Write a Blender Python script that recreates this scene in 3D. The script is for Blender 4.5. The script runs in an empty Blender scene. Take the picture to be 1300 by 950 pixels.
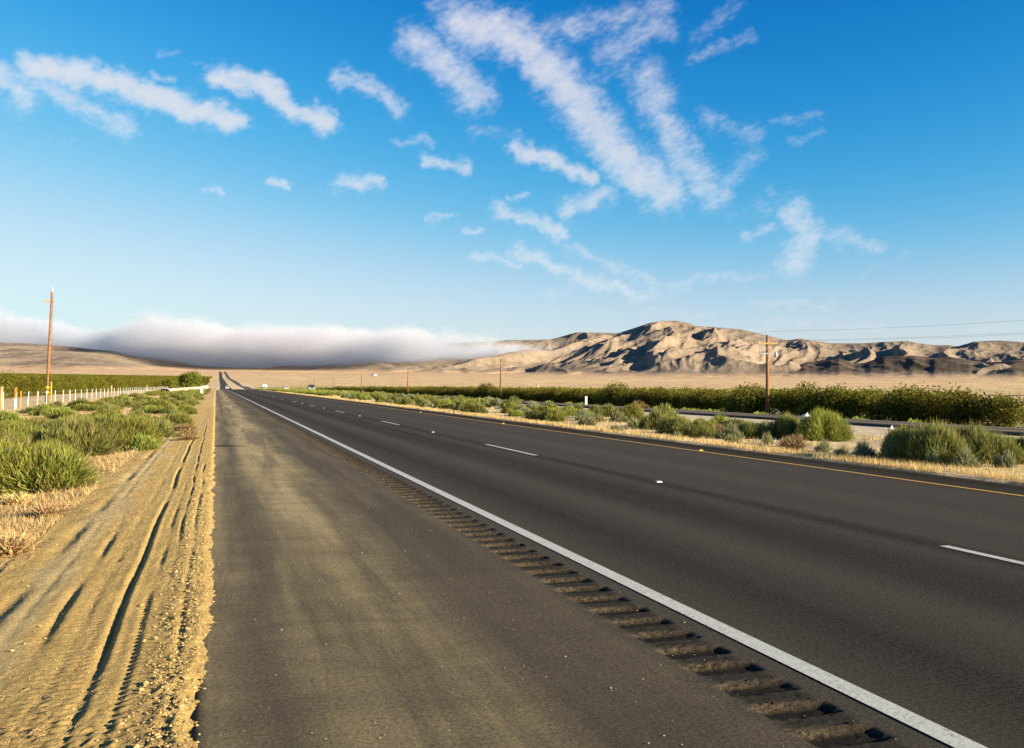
import bpy, math, random
import numpy as np
from math import radians as R
random.seed(7)
rng = np.random.default_rng(11)
S = bpy.context.scene
COL = S.collection

# ------------------------------------------------------------------ camera
EYE = 1.39
YAW, PITCH, ROLL = R(17.938), R(3.053), 0.010
F = 1158.0
from mathutils import Matrix, Vector
Fv = Vector((math.sin(YAW)*math.cos(PITCH), math.cos(YAW)*math.cos(PITCH), math.sin(PITCH)))
Rv = Vector((math.cos(YAW), -math.sin(YAW), 0.0))
Uv = Rv.cross(Fv)
R2 = Rv*math.cos(ROLL) + Uv*math.sin(ROLL)
U2 = -Rv*math.sin(ROLL) + Uv*math.cos(ROLL)
cam = bpy.data.objects.new("camera", bpy.data.cameras.new("camera"))
COL.objects.link(cam)
cam.matrix_world = Matrix(((R2.x, U2.x, -Fv.x, 0), (R2.y, U2.y, -Fv.y, 0), (R2.z, U2.z, -Fv.z, EYE), (0, 0, 0, 1)))
cam.data.sensor_width = 36
cam.data.lens = 36*F/1300
cam.data.shift_y = -45/1300
cam.data.clip_start = 0.1
cam.data.clip_end = 400000
S.camera = cam

# ------------------------------------------------------------------ sky and sun
SUN_AZ, SUN_EL = 132.0, 16.0          # clockwise from +Y
W = bpy.data.worlds.new("World"); S.world = W; W.use_nodes = True
nt = W.node_tree; nt.nodes.clear()
sky = nt.nodes.new("ShaderNodeTexSky"); sky.sky_type = 'NISHITA'; sky.sun_disc = False
sky.sun_elevation = R(SUN_EL); sky.sun_rotation = R(SUN_AZ)
sky.altitude = 300; sky.air_density = 1.0; sky.dust_density = 0.4; sky.ozone_density = 2.5
SKY_STRENGTH = 0.070
bgd = nt.nodes.new("ShaderNodeBackground"); bgd.inputs[1].default_value = SKY_STRENGTH
wo = nt.nodes.new("ShaderNodeOutputWorld")
sepc = nt.nodes.new("ShaderNodeSeparateColor"); comc = nt.nodes.new("ShaderNodeCombineColor")
nt.links.new(sky.outputs[0], sepc.inputs[0])
def wmath(op, a, b):
    q = nt.nodes.new("ShaderNodeMath"); q.operation = op
    for i, v in enumerate((a, b)):
        if isinstance(v, bpy.types.NodeSocket): nt.links.new(v, q.inputs[i])
        else: q.inputs[i].default_value = v
    return q.outputs[0]
# film-like response of the sky colour: deep azure overhead, pale toward the horizon
for ch, (k, c, e) in enumerate(((3.0, 210.0, 4.5), (2.0, 6.6, 2.25), (2.1, 17.0, 2.65))):
    v = wmath('MULTIPLY', wmath('POWER', wmath('MULTIPLY', sepc.outputs[ch], .1), e), c)
    nt.links.new(wmath('DIVIDE', wmath('MULTIPLY', v, 10.0), wmath('ADD', wmath('MULTIPLY', v, k), 1.0)), comc.inputs[ch])
nt.links.new(comc.outputs[0], bgd.inputs[0]); nt.links.new(bgd.outputs[0], wo.inputs[0])
sl = bpy.data.lights.new("sun", 'SUN'); sl.energy = 5.0; sl.angle = R(0.53); sl.color = (1.0, 0.85, 0.62)
so = bpy.data.objects.new("sun", sl); COL.objects.link(so)
sd = Vector((math.sin(R(SUN_AZ))*math.cos(R(SUN_EL)), math.cos(R(SUN_AZ))*math.cos(R(SUN_EL)), math.sin(R(SUN_EL))))
so.rotation_euler = sd.to_track_quat('Z', 'Y').to_euler(); so.location = (0, 0, 50)
S.view_settings.view_transform = 'Standard'; S.view_settings.look = 'None'
S.view_settings.exposure = 1.6; S.view_settings.gamma = 1.0
S.render.engine = 'CYCLES'
S.cycles.max_bounces = 6; S.cycles.transparent_max_bounces = 12
S.cycles.volume_bounces = 3; S.cycles.diffuse_bounces = 3
S.cycles.use_denoising = True; S.cycles.denoising_prefilter = 'NONE'; S.cycles.use_adaptive_sampling = False

# ------------------------------------------------------------------ numpy noise
_perm = rng.permutation(512)
def _h(ix, iy):
    return _perm[(ix + _perm[iy & 511]) & 511]
def gnoise(x, y):
    x = np.asarray(x, float); y = np.asarray(y, float)
    ix = np.floor(x).astype(int); iy = np.floor(y).astype(int); fx = x-ix; fy = y-iy
    u = fx*fx*fx*(fx*(fx*6-15)+10); v = fy*fy*fy*(fy*(fy*6-15)+10)
    def g(a, b, dx, dy):
        t = _h(a & 511, b)*(2*np.pi/512); return np.cos(t)*dx+np.sin(t)*dy
    n00 = g(ix, iy, fx, fy); n10 = g(ix+1, iy, fx-1, fy); n01 = g(ix, iy+1, fx, fy-1); n11 = g(ix+1, iy+1, fx-1, fy-1)
    return 1.45*((n00*(1-u)+n10*u)*(1-v)+(n01*(1-u)+n11*u)*v)
def fbm(x, y, o=5, lac=2.03, gain=.5):
    a = 1; s = 0; t = 0
    for i in range(o):
        s = s + a*gnoise(x+17.3*i, y-9.1*i); t += a; a *= gain; x = x*lac; y = y*lac
    return s/t
def ridged(x, y, o=5, gain=.5):
    a = 1; s = 0; t = 0
    for i in range(o):
        n = 1-np.abs(gnoise(x+31.7*i, y+5.3*i)); s = s + a*n*n; t += a; a *= gain; x = x*2.07; y = y*2.07
    return s/t
def sstep(a, b, x):
    t = np.clip((x-a)/(b-a), 0, 1); return t*t*(3-2*t)

# ------------------------------------------------------------------ mesh helpers
def np_mesh(name, co, faces, smooth=False, attrs=None):
    me = bpy.data.meshes.new(name)
    co = np.asarray(co, np.float32); faces = np.asarray(faces, np.int32); k = faces.shape[1]
    me.vertices.add(len(co)); me.vertices.foreach_set("co", co.ravel())
    me.loops.add(faces.size); me.loops.foreach_set("vertex_index", faces.ravel())
    me.polygons.add(len(faces)); me.polygons.foreach_set("loop_start", np.arange(0, faces.size, k, dtype=np.int32))
    me.polygons.foreach_set("use_smooth", np.full(len(faces), smooth))
    me.update(calc_edges=True)
    for n, (typ, arr) in (attrs or {}).items():
        a = me.attributes.new(n, typ, 'POINT')
        a.data.foreach_set("color" if typ == 'FLOAT_COLOR' else "value", np.asarray(arr, np.float32).ravel())
    return me
def rgba(c):
    return np.concatenate([c, np.ones((len(c), 1))], 1)
def grid_faces(nx, ny, wrap=False):
    i = np.arange(nx-1)[None, :]; j = np.arange(ny-1)[:, None]; a = (j*nx+i).ravel()
    return np.stack([a, a+1, a+1+nx, a+nx], 1)
def link(name, me, mat=None, parent=None, loc=None, rz=0, scale=None):
    o = bpy.data.objects.new(name, me); COL.objects.link(o)
    if mat is not None and len(me.materials) == 0: me.materials.append(mat)
    if parent is not None: o.parent = parent
    if loc is not None: o.location = loc
    if rz: o.rotation_euler = (0, 0, rz)
    if scale is not None: o.scale = scale
    return o
def tag(o, label=None, cat=None, group=None, kind=None):
    if label: o["label"] = label
    if cat: o["category"] = cat
    if group: o["group"] = group
    if kind: o["kind"] = kind
    return o
def empty(name, loc, rz=0):
    o = bpy.data.objects.new(name, None); COL.objects.link(o); o.location = loc; o.rotation_euler = (0, 0, rz)
    o.empty_display_size = .3
    return o
class MB:
    """collects boxes, prisms and tubes for one mesh"""
    def __init__(s): s.v = []; s.f = []
    def add(s, v, f):
        b = len(s.v); s.v += [tuple(p) for p in v]; s.f += [tuple(i+b for i in q) for q in f]
    def box(s, x0, x1, y0, y1, z0, z1, bev=0):
        if bev:
            pr = [(x0+bev, y0), (x1-bev, y0), (x1, y0+bev), (x1, y1-bev), (x1-bev, y1), (x0+bev, y1), (x0, y1-bev), (x0, y0+bev)]
            s.prism(pr, z0, z1); return
        v = [(x, y, z) for z in (z0, z1) for x, y in ((x0, y0), (x1, y0), (x1, y1), (x0, y1))]
        s.add(v, [(3, 2, 1, 0), (4, 5, 6, 7), (0, 1, 5, 4), (1, 2, 6, 5), (2, 3, 7, 6), (3, 0, 4, 7)])
    def prism(s, pts, z0, z1, ax='z'):
        n = len(pts)
        def m(p, h): return (p[0], p[1], h) if ax == 'z' else ((h, p[0], p[1]) if ax == 'x' else (p[0], h, p[1]))
        s.add([m(p, z0) for p in pts]+[m(p, z1) for p in pts],
              [tuple(range(n-1, -1, -1)), tuple(range(n, 2*n))]+[(i, (i+1) % n, n+(i+1) % n, n+i) for i in range(n)])
    def tube(s, pts, rad, n=8, cap=True):
        pts = [Vector(p) for p in pts]
        if not isinstance(rad, (list, tuple)): rad = [rad]*len(pts)
        b = len(s.v)
        for i, p in enumerate(pts):
            d = (pts[min(i+1, len(pts)-1)]-pts[max(i-1, 0)]).normalized()
            a = d.cross(Vector((0, 0, 1)) if abs(d.z) < .9 else Vector((1, 0, 0))).normalized(); c = d.cross(a)
            for k in range(n):
                t = 2*math.pi*k/n; s.v.append(tuple(p+(a*math.cos(t)+c*math.sin(t))*rad[i]))
        for i in range(len(pts)-1):
            for k in range(n):
                q = b+i*n; s.f.append((q+k, q+(k+1) % n, q+n+(k+1) % n, q+n+k))
        if cap:
            s.f.append(tuple(b+k for k in range(n-1, -1, -1))); s.f.append(tuple(b+(len(pts)-1)*n+k for k in range(n)))
    def build(s, name, mat, parent=None, smooth=False, **kw):
        me = bpy.data.meshes.new(name); me.from_pydata(s.v, [], s.f); me.update()
        if smooth: me.polygons.foreach_set("use_smooth", [True]*len(me.polygons))
        return link(name, me, mat, parent, **kw)
def copy_tree(o, parent=None):
    c = o.copy(); COL.objects.link(c)
    if parent is not None: c.parent = parent
    for ch in list(o.children): copy_tree(ch, c)
    return c

# ------------------------------------------------------------------ material helper
class NG:
    def __init__(s, name):
        s.m = bpy.data.materials.new(name); s.m.use_nodes = True; s.t = s.m.node_tree; s.t.nodes.clear()
        s.out = s.n("ShaderNodeOutputMaterial")
    def n(s, typ, **kw):
        q = s.t.nodes.new(typ)
        for k, v in kw.items(): setattr(q, k, v)
        return q
    def L(s, a, b): s.t.links.new(a, b)
    def val(s, sock, v):
        if isinstance(v, bpy.types.NodeSocket): s.L(v, sock)
        elif isinstance(v, (tuple, list)) and sock.type == 'RGBA' and len(v) == 3: sock.default_value = (*v, 1)
        else: sock.default_value = v
    def math(s, op, a, b=None, c=None, clamp=False):
        q = s.n("ShaderNodeMath", operation=op, use_clamp=clamp); s.val(q.inputs[0], a)
        if b is not None: s.val(q.inputs[1], b)
        if c is not None: s.val(q.inputs[2], c)
        return q.outputs[0]
    def mix(s, f, a, b, mode='MIX'):
        q = s.n("ShaderNodeMix", data_type='RGBA', blend_type=mode); s.val(q.inputs[0], f); s.val(q.inputs[6], a); s.val(q.inputs[7], b)
        return q.outputs[2]
    def pos(s, scale=(1, 1, 1), obj=True):
        tc = s.n("ShaderNodeTexCoord"); mp = s.n("ShaderNodeMapping"); mp.inputs["Scale"].default_value = scale
        s.L(tc.outputs["Object"], mp.inputs[0]); return mp.outputs[0]
    def noise(s, vec, scale, detail=4, rough=.55, dist=0):
        q = s.n("ShaderNodeTexNoise"); s.L(vec, q.inputs["Vector"]); q.inputs["Scale"].default_value = scale
        q.inputs["Detail"].default_value = detail; q.inputs["Roughness"].default_value = rough; q.inputs["Distortion"].default_value = dist
        return q.outputs["Fac"]
    def ramp(s, fac, stops, interp='LINEAR'):
        q = s.n("ShaderNodeValToRGB"); q.color_ramp.interpolation = interp; e = q.color_ramp.elements
        while len(e) < len(stops): e.new(.5)
        for i, (p, c) in enumerate(stops):
            e[i].position = p; e[i].color = (c, c, c, 1) if isinstance(c, (int, float)) else (*c, 1)
        s.L(fac, q.inputs[0]); return q.outputs[0]
    def rng(s, v, a, b, c=0, d=1):
        q = s.n("ShaderNodeMapRange"); q.clamp = True; s.L(v, q.inputs[0])
        for i, t in enumerate((a, b, c, d)): q.inputs[i+1].default_value = t
        return q.outputs[0]
    def attr(s, name, fac=False):
        q = s.n("ShaderNodeAttribute", attribute_name=name); return q.outputs["Fac" if fac else "Color"]
    def bump(s, h, strength, dist, prev=None):
        q = s.n("ShaderNodeBump"); q.inputs["Strength"].default_value = strength; q.inputs["Distance"].default_value = dist
        s.L(h, q.inputs["Height"])
        if prev is not None: s.L(prev, q.inputs["Normal"])
        return q.outputs[0]
    def bsdf(s, col, rough=.8, spec=.3, metal=0, normal=None):
        q = s.n("ShaderNodeBsdfPrincipled"); s.val(q.inputs["Base Color"], col); s.val(q.inputs["Roughness"], rough)
        q.inputs["Specular IOR Level"].default_value = spec; q.inputs["Metallic"].default_value = metal
        if normal is not None: s.L(normal, q.inputs["Normal"])
        s.L(q.outputs[0], s.out.inputs[0]); return q
def plain(name, col, rough=.6, spec=.4, metal=0, var=.15, scale=3):
    g = NG(name); p = g.pos(); n = g.noise(p, scale, 5)
    f = g.rng(n, .3, .7, 1-var, 1+var)
    c = g.mix(1.0, col, (1, 1, 1), 'MULTIPLY'); q = g.n("ShaderNodeVectorMath", operation='SCALE'); g.L(c, q.inputs[0]); g.L(f, q.inputs[3])
    g.bsdf(q.outputs[0], rough, spec, metal); return g.m

# ------------------------------------------------------------------ the lie of the land
_PR = np.array([0, 180, 300, 470, 700, 850, 1000, 1300, 1800, 3100, 4800, 6500, 9000, 14000.])
_PZ = np.array([0, 0, -.18, -1.0, -3.7, -4.0, -2.9, -.2, 5.5, 22, 61, 95, 120, 150.])
def P(r):
    return (np.interp(r-25, _PR, _PZ)+np.interp(r, _PR, _PZ)+np.interp(r+25, _PR, _PZ))/3
def C(y):      # the road bears slightly right in the distance
    return np.interp(y, [-1e5, 230, 500, 1000, 3100, 5200], [0, 0, .9, 4, 9, 15.5])
_CX = np.array([-4000, -400, -60, -22, -12, -5, -2.2, -1.25, -.2, 12, 13.2, 20, 23.5, 24.5, 34, 38, 45, 60, 400, 4000.])
_CZ = np.array([-.6, -.6, -.4, -.3, -.22, -.16, -.1, -.03, .004, -.02, -.07, -.06, 0, 0, -.3, -.6, -.9, -1.0, -1.0, -1.0])
def ground(x, y):
    x = np.asarray(x, float); y = np.asarray(y, float)
    r = np.hypot(x, y); c = np.interp(x-C(y), _CX, _CZ)*(1-sstep(1200, 2600, r))
    return P(r)+c
def gz(x, y): return float(ground(x, y))

# ------------------------------------------------------------------ ground colours (what grows or lies there)
def ground_colour(x, y):
    xs = x-C(y); r = np.hypot(x, y)
    n1 = fbm(x*.011, y*.011, 4); n2 = fbm(x*.12+4, y*.12, 4); n3 = fbm(x*.0016+9, y*.004, 4)
    dirt = np.array([.43, .33, .19]); straw = np.array([.60, .44, .22]); pale = np.array([.50, .42, .29]); tan = np.array([.56, .385, .22])
    green = np.array([.10, .13, .035]); pink = np.array([.50, .335, .205])
    c = np.tile(dirt, (len(x), 1))
    def blend(c, col, m): m = np.clip(m, 0, 1)[:, None]; return c*(1-m)+col*m
    c = blend(c, pale, .5+1.2*n2)
    c = blend(c, straw, sstep(0, .35, n1+.5*n2)*.6*(np.abs(xs) < 2500))
    # straw fringe along the paved edge, right side
    c = blend(c, straw, .7*sstep(11.8, 12.2, xs)*(1-sstep(13.6, 14.6, xs)))
    c = blend(c, np.array([.58, .43, .22]), .85*sstep(-30, -24, xs)*(1-sstep(-2.6, -1.6, xs))*(r < 900)*np.clip(.8+.6*n2, 0, 1))
    c = blend(c, np.array([.54, .37, .145]), .95*sstep(-1.9, -1.2, xs)*(1-sstep(-.1, .3, xs))*(r < 800))
    c = blend(c, pale, .85*sstep(19.5, 21.5, xs)*(1-sstep(36, 40, xs)))
    far = sstep(520, 900, r)
    c = blend(c, tan, far)
    c = blend(c, straw*1.02, far*sstep(-.1, .3, n3)*.8)
    c = blend(c, pink, sstep(3400, 5200, r)*.7)
    band = far*sstep(36, 60, xs)*(1-sstep(1200, 1700, y))*sstep(800, 950, y)
    c = blend(c, np.array([.36, .36, .10]), band*sstep(-.2, .25, fbm(x*.004, y*.02, 3))*.6)
    # field tracks beside the far carriageways
    for a, b in ((-3.5, -.2), (12, 16), (20, 24), (34.2, 41)):
        c = blend(c, pale*1.1, far*(1-sstep(2600, 4800, r))*sstep(a-1, a+.5, xs)*(1-sstep(b-.5, b+1, xs))*.8)
    # green orchard blocks on the left plain
    lf = sstep(-30, -22, -xs*-1)*0
    return c

def terrain_mat():
    g = NG("dry_earth"); p = g.pos()
    n = g.noise(p, .9, 8, .65); n2 = g.noise(p, 14, 6, .7); n3 = g.noise(p, .02, 6, .6)
    f = g.math('MULTIPLY', g.rng(n, .3, .7, .78, 1.2), g.rng(n2, .3, .7, .8, 1.2))
    f = g.math('MULTIPLY', f, g.rng(n3, .3, .7, .85, 1.12))
    q = g.n("ShaderNodeVectorMath", operation='SCALE'); g.L(g.attr("tone"), q.inputs[0]); g.L(f, q.inputs[3])
    b = g.bump(n2, .5, .05); b = g.bump(n, .5, .25, b)
    g.bsdf(q.outputs[0], .95, .1, 0, b); return g.m
M_EARTH = terrain_mat()

def steps(a, b, s0, k, start):
    out = [a]
    while out[-1] < b: out.append(out[-1]+max(s0, k*abs(out[-1]-start)))
    return out
def seam(vals): return np.unique(np.round(np.array(vals), 3))

# near ground: a sheet of 2.6 km, finer near the road
ys = seam([-1300, -900, -600, -400, -250, -150, -90, -50, -30, -20, -12, -8, -5, -2]+steps(0, 1300, .35, .012, 0))
xr = steps(12, 1300, .3, .03, 8)
xl = [-v for v in steps(.0, 1300, .25, .03, -3)]
xs_ = seam(xl+[-.5, -.2, 0, .4, 2, 4, 6, 8, 10, 11.5]+xr)
X, Y = np.meshgrid(xs_, ys); X = X.ravel(); Y = Y.ravel(); Xw = X+C(Y)
Z = ground(Xw, Y)
und = fbm(Xw*.25, Y*.25, 4)*.05*sstep(1.5, 4, np.abs(X-6)-6) + fbm(Xw*.9, Y*.9, 3)*.03*sstep(.3, 1.5, np.abs(X-6)-6)
und = und*np.where((X > 22.5) & (X < 36), 0, 1)
Z = Z+und
Z = np.where((X > .15) & (X < 11.7), Z-.25, Z)
Z = np.where((X > 24.9) & (X < 33.6), Z-.3, Z)
Z = np.where((X > -8.3) & (X < .2) & (Y > 1.6) & (Y < 58), Z-.2, Z)
Z = np.where(np.hypot(Xw, Y) > 1180, Z-.0, Z)
me = np_mesh("ground", np.stack([Xw, Y, Z], 1), grid_faces(len(xs_), len(ys)), True, {"tone": ('FLOAT_COLOR', rgba(ground_colour(Xw, Y)))})
tag(link("ground", me, M_EARTH), kind="structure")

# dirt verge beside the shoulder, with wheel ruts and clods
vx = seam(list(np.arange(-8.5, -3, .10))+list(np.arange(-3, -1.6, .03))+list(np.arange(-1.6, .16, .0125)))
vy = seam(steps(1.4, 60, .018, .0042, 0))
X, Y = np.meshgrid(vx, vy); X = X.ravel(); Y = Y.ravel()
base = ground(X, Y)
u = fbm(X*.25, Y*.25, 4)*.05*sstep(1.5, 4, -X) + fbm(X*.9, Y*.9, 3)*.03*sstep(.3, 1.5, -X)
Z = base+u
wob = .03*gnoise(Y*.35, Y*0+3)
def rut(x0, w, d, a=0, b=99, s=0.):
    c = x0+wob+s*Y
    m = sstep(a, a+1.5, Y)*(1-sstep(b-2, b, Y))
    brk = .25+.95*sstep(-.35, .25, gnoise(Y*.7+x0*30, Y*0+x0*7))
    t = (X-c)/w
    # sharp wall toward the sun, gentle bank away from it
    prof = -np.exp(-t*t)+.16*np.exp(-((t+2.2)/1.4)**2)+.26*np.exp(-((t-1.9)/1.0)**2)
    return prof*d*m*brk
Z = Z+rut(-.52, .022, .022, 3, 30)+rut(-.27, .015, .014, 6.5, 34)+rut(-.86, .030, .016, 4.8, 10.5)+rut(-1.22, .06, .016, 5, 40)
Z = Z+rut(-.37, .018, .008, 3, 14)+rut(-.15, .018, .010, 3, 18)+rut(-.70, .03, .004, 3, 30)+rut(-1.06, .03, .005, 2, 30)+rut(-1.55, .03, .014, 2, 12)+rut(-1.8, .05, .018, 2, 12)
cl = np.clip(ridged(X*14, Y*12, 4)-.5, 0, 1)*np.clip(fbm(X*3, Y*2, 3)+.35, 0, 1)
edge = sstep(-.30, -.14, X)*(1-sstep(12, 24, Y))*(.35+.65*(1-sstep(5.5, 8, Y)))
rough = .16+.75*edge+.6*sstep(-1.3, -1.7, X)+.7*(1-sstep(3.9, 4.8, Y))
Z = Z+cl*.042*rough+.006*fbm(X*6, Y*2.5, 4)
Z = Z+.008*fbm(X*22, Y*16, 3)*(.35+rough)+.003*fbm(X*60, Y*40, 2)*(.5+rough)
tread = np.sin(Y*2*np.pi/.07+6*np.abs(gnoise(X*9, Y*.4)))
Z = Z+.0042*tread*(np.exp(-((X+.60)/.07)**2)+np.exp(-((X+.74)/.05)**2)+np.exp(-((X+.35)/.05)**2))*(1-sstep(9, 16, Y))
dx = X-(-.045+.075*fbm(Y*1.3, Y*0+1, 4)+.028*fbm(Y*9, X*6, 3)-.05*(1-sstep(4.2, 6, Y)))
Z = Z+.012*sstep(-.5, -.05, X)-np.clip(dx, 0, 1)*.42+.006
Z = Z-.25*sstep(-8.1, -8.5, X)-.25*sstep(58.5, 60, Y)
dirt = np.array([.53, .365, .135]); pale = np.array([.50, .39, .20]); strawc = np.array([.52, .38, .17]); dk = np.array([.33, .235, .10])
def bl(c, col, m): m = np.clip(m, 0, 1)[:, None]; return c*(1-m)+col*m
c = np.tile(dirt, (len(X), 1)); c = bl(c, dk, .5*fbm(X*5, Y*3, 4)+.15*rough)
c = bl(c, pale, sstep(-.1, .4, fbm(X*1.1, Y*.5, 4)+.9*np.exp(-((X+1.08)/.16)**2)-.35)*.75)
c = bl(c, strawc, sstep(-1.25, -1.9, X)*(.5+.8*fbm(X*2, Y*2, 3)))
me = np_mesh("dirt_verge", np.stack([X, Y, Z], 1), grid_faces(len(vx), len(vy)), True, {"tone": ('FLOAT_COLOR', rgba(c))})
g = NG("loose_dirt"); p = g.pos(); n = g.noise(p, 30, 8, .7); n2 = g.noise(p, 160, 5, .7); n3 = g.noise(p, 3, 6, .6)
f = g.math('MULTIPLY', g.rng(n, .3, .7, .80, 1.18), g.math('MULTIPLY', g.rng(n2, .3, .7, .82, 1.18), g.rng(n3, .3, .7, .88, 1.1)))
q = g.n("ShaderNodeVectorMath", operation='SCALE'); g.L(g.attr("tone"), q.inputs[0]); g.L(f, q.inputs[3])
b = g.bump(n2, .9, .010); b = g.bump(n, .9, .035, b); g.bsdf(q.outputs[0], .95, .05, 0, b)
tag(link("dirt_verge", me, g.m), kind="structure")
VERGE = (vx, vy, Z.reshape(len(vy), len(vx)))
def verge_z(x, y):
    i = np.clip(np.searchsorted(vx, x), 0, len(vx)-1); j = np.clip(np.searchsorted(vy, y), 0, len(vy)-1)
    return VERGE[2][j, i]

# ------------------------------------------------------------------ plain and mountains, out to 14 km
SK = [(-60, 1.6), (-40, 2.0), (-25, 2.6), (-13.6, 2.3), (-11.39, 2.17), (-10.13, 2.16), (-8.44, 2.08), (-7.44, 2.0), (-6.58, 1.91), (-5.42, 1.85), (-4.02, 1.7), (-2.07, 1.51), (-0.92, 1.3), (1.14, 1.15), (2.97, 1.18), (5.77, 1.61), (8.63, 1.99), (11.29, 2.4), (13.49, 2.65), (15.46, 2.83), (16.7, 2.84), (17.69, 2.95), (19.42, 2.99), (20.41, 3.03), (21.99, 3.48), (23.03, 3.47), (24.6, 3.44), (25.52, 3.74), (26.54, 4.08), (27.41, 4.2), (28.18, 4.21), (28.95, 4.06), (29.43, 3.86), (30.19, 3.83), (31.13, 3.75), (32.11, 3.65), (32.86, 3.45), (33.73, 3.24), (34.73, 2.99), (35.55, 3.08), (36.26, 2.94), (37.33, 2.79), (39.03, 2.78), (39.93, 2.84), (41.45, 2.89), (42.11, 2.73), (42.85, 2.63), (43.5, 2.63), (44.02, 2.56), (44.85, 2.81), (45.87, 2.86), (46.56, 2.82), (47.28, 2.73), (52, 2.9), (60, 2.4), (75, 1.8), (100, 1.2), (140, 1.0), (180, 1.0)]
LO = [(28, .0), (31, .0), (32.0, .45), (32.94, 0.9), (34.77, 1.34), (35.9, 1.72), (37.67, 1.95), (38.54, 1.67), (39.11, 1.72), (40.13, 2.06), (41.44, 2.09), (42.63, 1.99), (43.61, 1.98), (45.27, 1.72), (46.28, 1.76), (47.27, 1.86), (48.75, 1.73), (50.9, 2.04), (56, 1.6), (62, .0)]
az = np.concatenate([np.arange(-180, -18, 1.5), np.arange(-18, 54, .05), np.arange(54, 180.1, 1.5)])
rr = np.array(list(np.arange(1150, 4800, 90))+list(np.arange(4800, 9700, 20))+list(np.arange(9700, 14001, 250)))
A, RR = np.meshgrid(az, rr)
X = RR*np.sin(np.radians(A)); Y = RR*np.cos(np.radians(A))
skel = np.interp(A, *zip(*SK)); skel0 = np.interp(az, *zip(*SK))
RS = 8600.-2300*(1-sstep(-7, 0, A))*sstep(-40, -20, A)
Hm = RS*np.tan(np.radians(skel))-P(RS)          # crest height over the plain
wx = X+150*fbm(X/1100, Y/1100, 2); wy = Y+150*fbm(X/1100+7, Y/1100, 2)
# spurs run down from the crest toward the lower left of the view
th = np.radians(44); al = wx*np.sin(th)+wy*np.cos(th); ac = wx*np.cos(th)-wy*np.sin(th)
sp = .58*ridged(ac/700, al/2300, 3, .30)+.42*ridged(ac/370+9, al/1500, 5, .40)
sm = fbm(ac/420+5, al/700, 4, gain=.4)
r0 = 5750-900*(1-sstep(-7, 0, A))*sstep(-40, -20, A)+350*fbm(A*.12, A*0+2, 3)-350*sstep(14, 30, A)*(1-sstep(33, 40, A))
ramp = np.clip((RR-r0)/(RS-r0), 0, 1.0)
env = .30*ramp**.9+.70*ramp**2.1
back = 1-sstep(9000, 13500, RR)
sp_c = (sp-.52)*2.1
bulk = env*(1-.0*sp_c)+.46*sp_c*np.sin(np.pi*np.clip(ramp, 0, 1)**1.15)*sstep(0, .25, ramp)+.08*sp_c*sstep(.7, 1, ramp)+.03*sm*sstep(0, .3, ramp)
Hh = Hm*np.maximum(bulk, -.02)*back
# low foothill noses at the foot of the range
foot = np.clip(ridged(X/520+3, Y/520, 3, .3)-.62, 0, 1)*150*np.exp(-((RR-6150)/330)**2)*sstep(8, 16, A)
Hh = Hh+foot
base = P(RR)
Zt = base+Hh
el = np.degrees(np.arctan2(Zt-EYE, RR)); mx = el[RR[:, 0] > 4900].max(0)
want = skel0; RS1 = RS[0]; k = (np.tan(np.radians(want))*RS1-P(RS1))/np.maximum(np.tan(np.radians(mx))*RS1-P(RS1), 20)
ks = np.convolve(np.pad(k, 3, mode='edge'), np.ones(7)/7, 'valid'); ks = np.clip(ks, .3, 2.5)
Zt = base+Hh*ks[None, :]
# nearer dark rocky ridge on the right
RL = 6500.; lo = np.interp(A, *zip(*LO)); Hl = np.maximum(RL*np.tan(np.radians(lo))-P(RL), 0)*sstep(.05, .5, lo)
t = (RR-RL+260*fbm(A*.5, A*0+4, 3))
lprof = np.where(t < 0, np.exp(-(np.abs(t)/560)**1.7), np.exp(-(t/420)**2))
lsp = ridged(X/300+1, Y/420, 4, .36)
hl = Hl*lprof*(.93+.5*(lsp-.62)*np.clip(1.25-lprof, 0, 1)*1.6)
mlow = hl > (Zt-base)
Zt = np.maximum(Zt, base+hl)+np.minimum(hl, Zt-base)*.12*0
Xf, Yf, Zf = X.ravel(), Y.ravel(), Zt.ravel()
c = ground_colour(Xf, Yf)
mt = np.clip((Zf-base.ravel())/25, 0, 1)
n = fbm(Xf/500, Yf/500, 5)
n9 = fbm(Xf/90, Yf/90, 4, gain=.65)
mc = np.array([.215, .168, .124])[None, :]*(1+.35*n[:, None]+.16*n9[:, None])
c = c*(1-mt[:, None])+mc*mt[:, None]
dkm = np.clip((hl.ravel()-12)/30, 0, 1)*mlow.ravel()*np.clip(.95+.8*fbm(Xf/160, Yf/260, 4), 0, 1)
c = c*(1-dkm[:, None])+np.array([.070, .054, .042])[None, :]*dkm[:, None]
Zf = Zf-np.where(RR.ravel() < 1200, .35, 0)-.0*Zf
me = np_mesh("hills", np.stack([Xf, Yf, Zf], 1), grid_faces(len(az), len(rr)), True, {"tone": ('FLOAT_COLOR', rgba(c))})
g = NG("bare_hills"); p = g.pos(); n = g.noise(p, .012, 9, .68); n2 = g.noise(p, .06, 6, .7)
f = g.math('MULTIPLY', g.rng(n, .3, .7, .68, 1.25), g.rng(n2, .3, .7, .80, 1.2))
q = g.n("ShaderNodeVectorMath", operation='SCALE'); g.L(g.attr("tone"), q.inputs[0]); g.L(f, q.inputs[3])
b = g.bump(n2, .5, 6); b = g.bump(n, .5, 16, b); g.bsdf(q.outputs[0], .95, .05, 0, b)
tag(link("hills", me, g.m), kind="structure")

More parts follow.
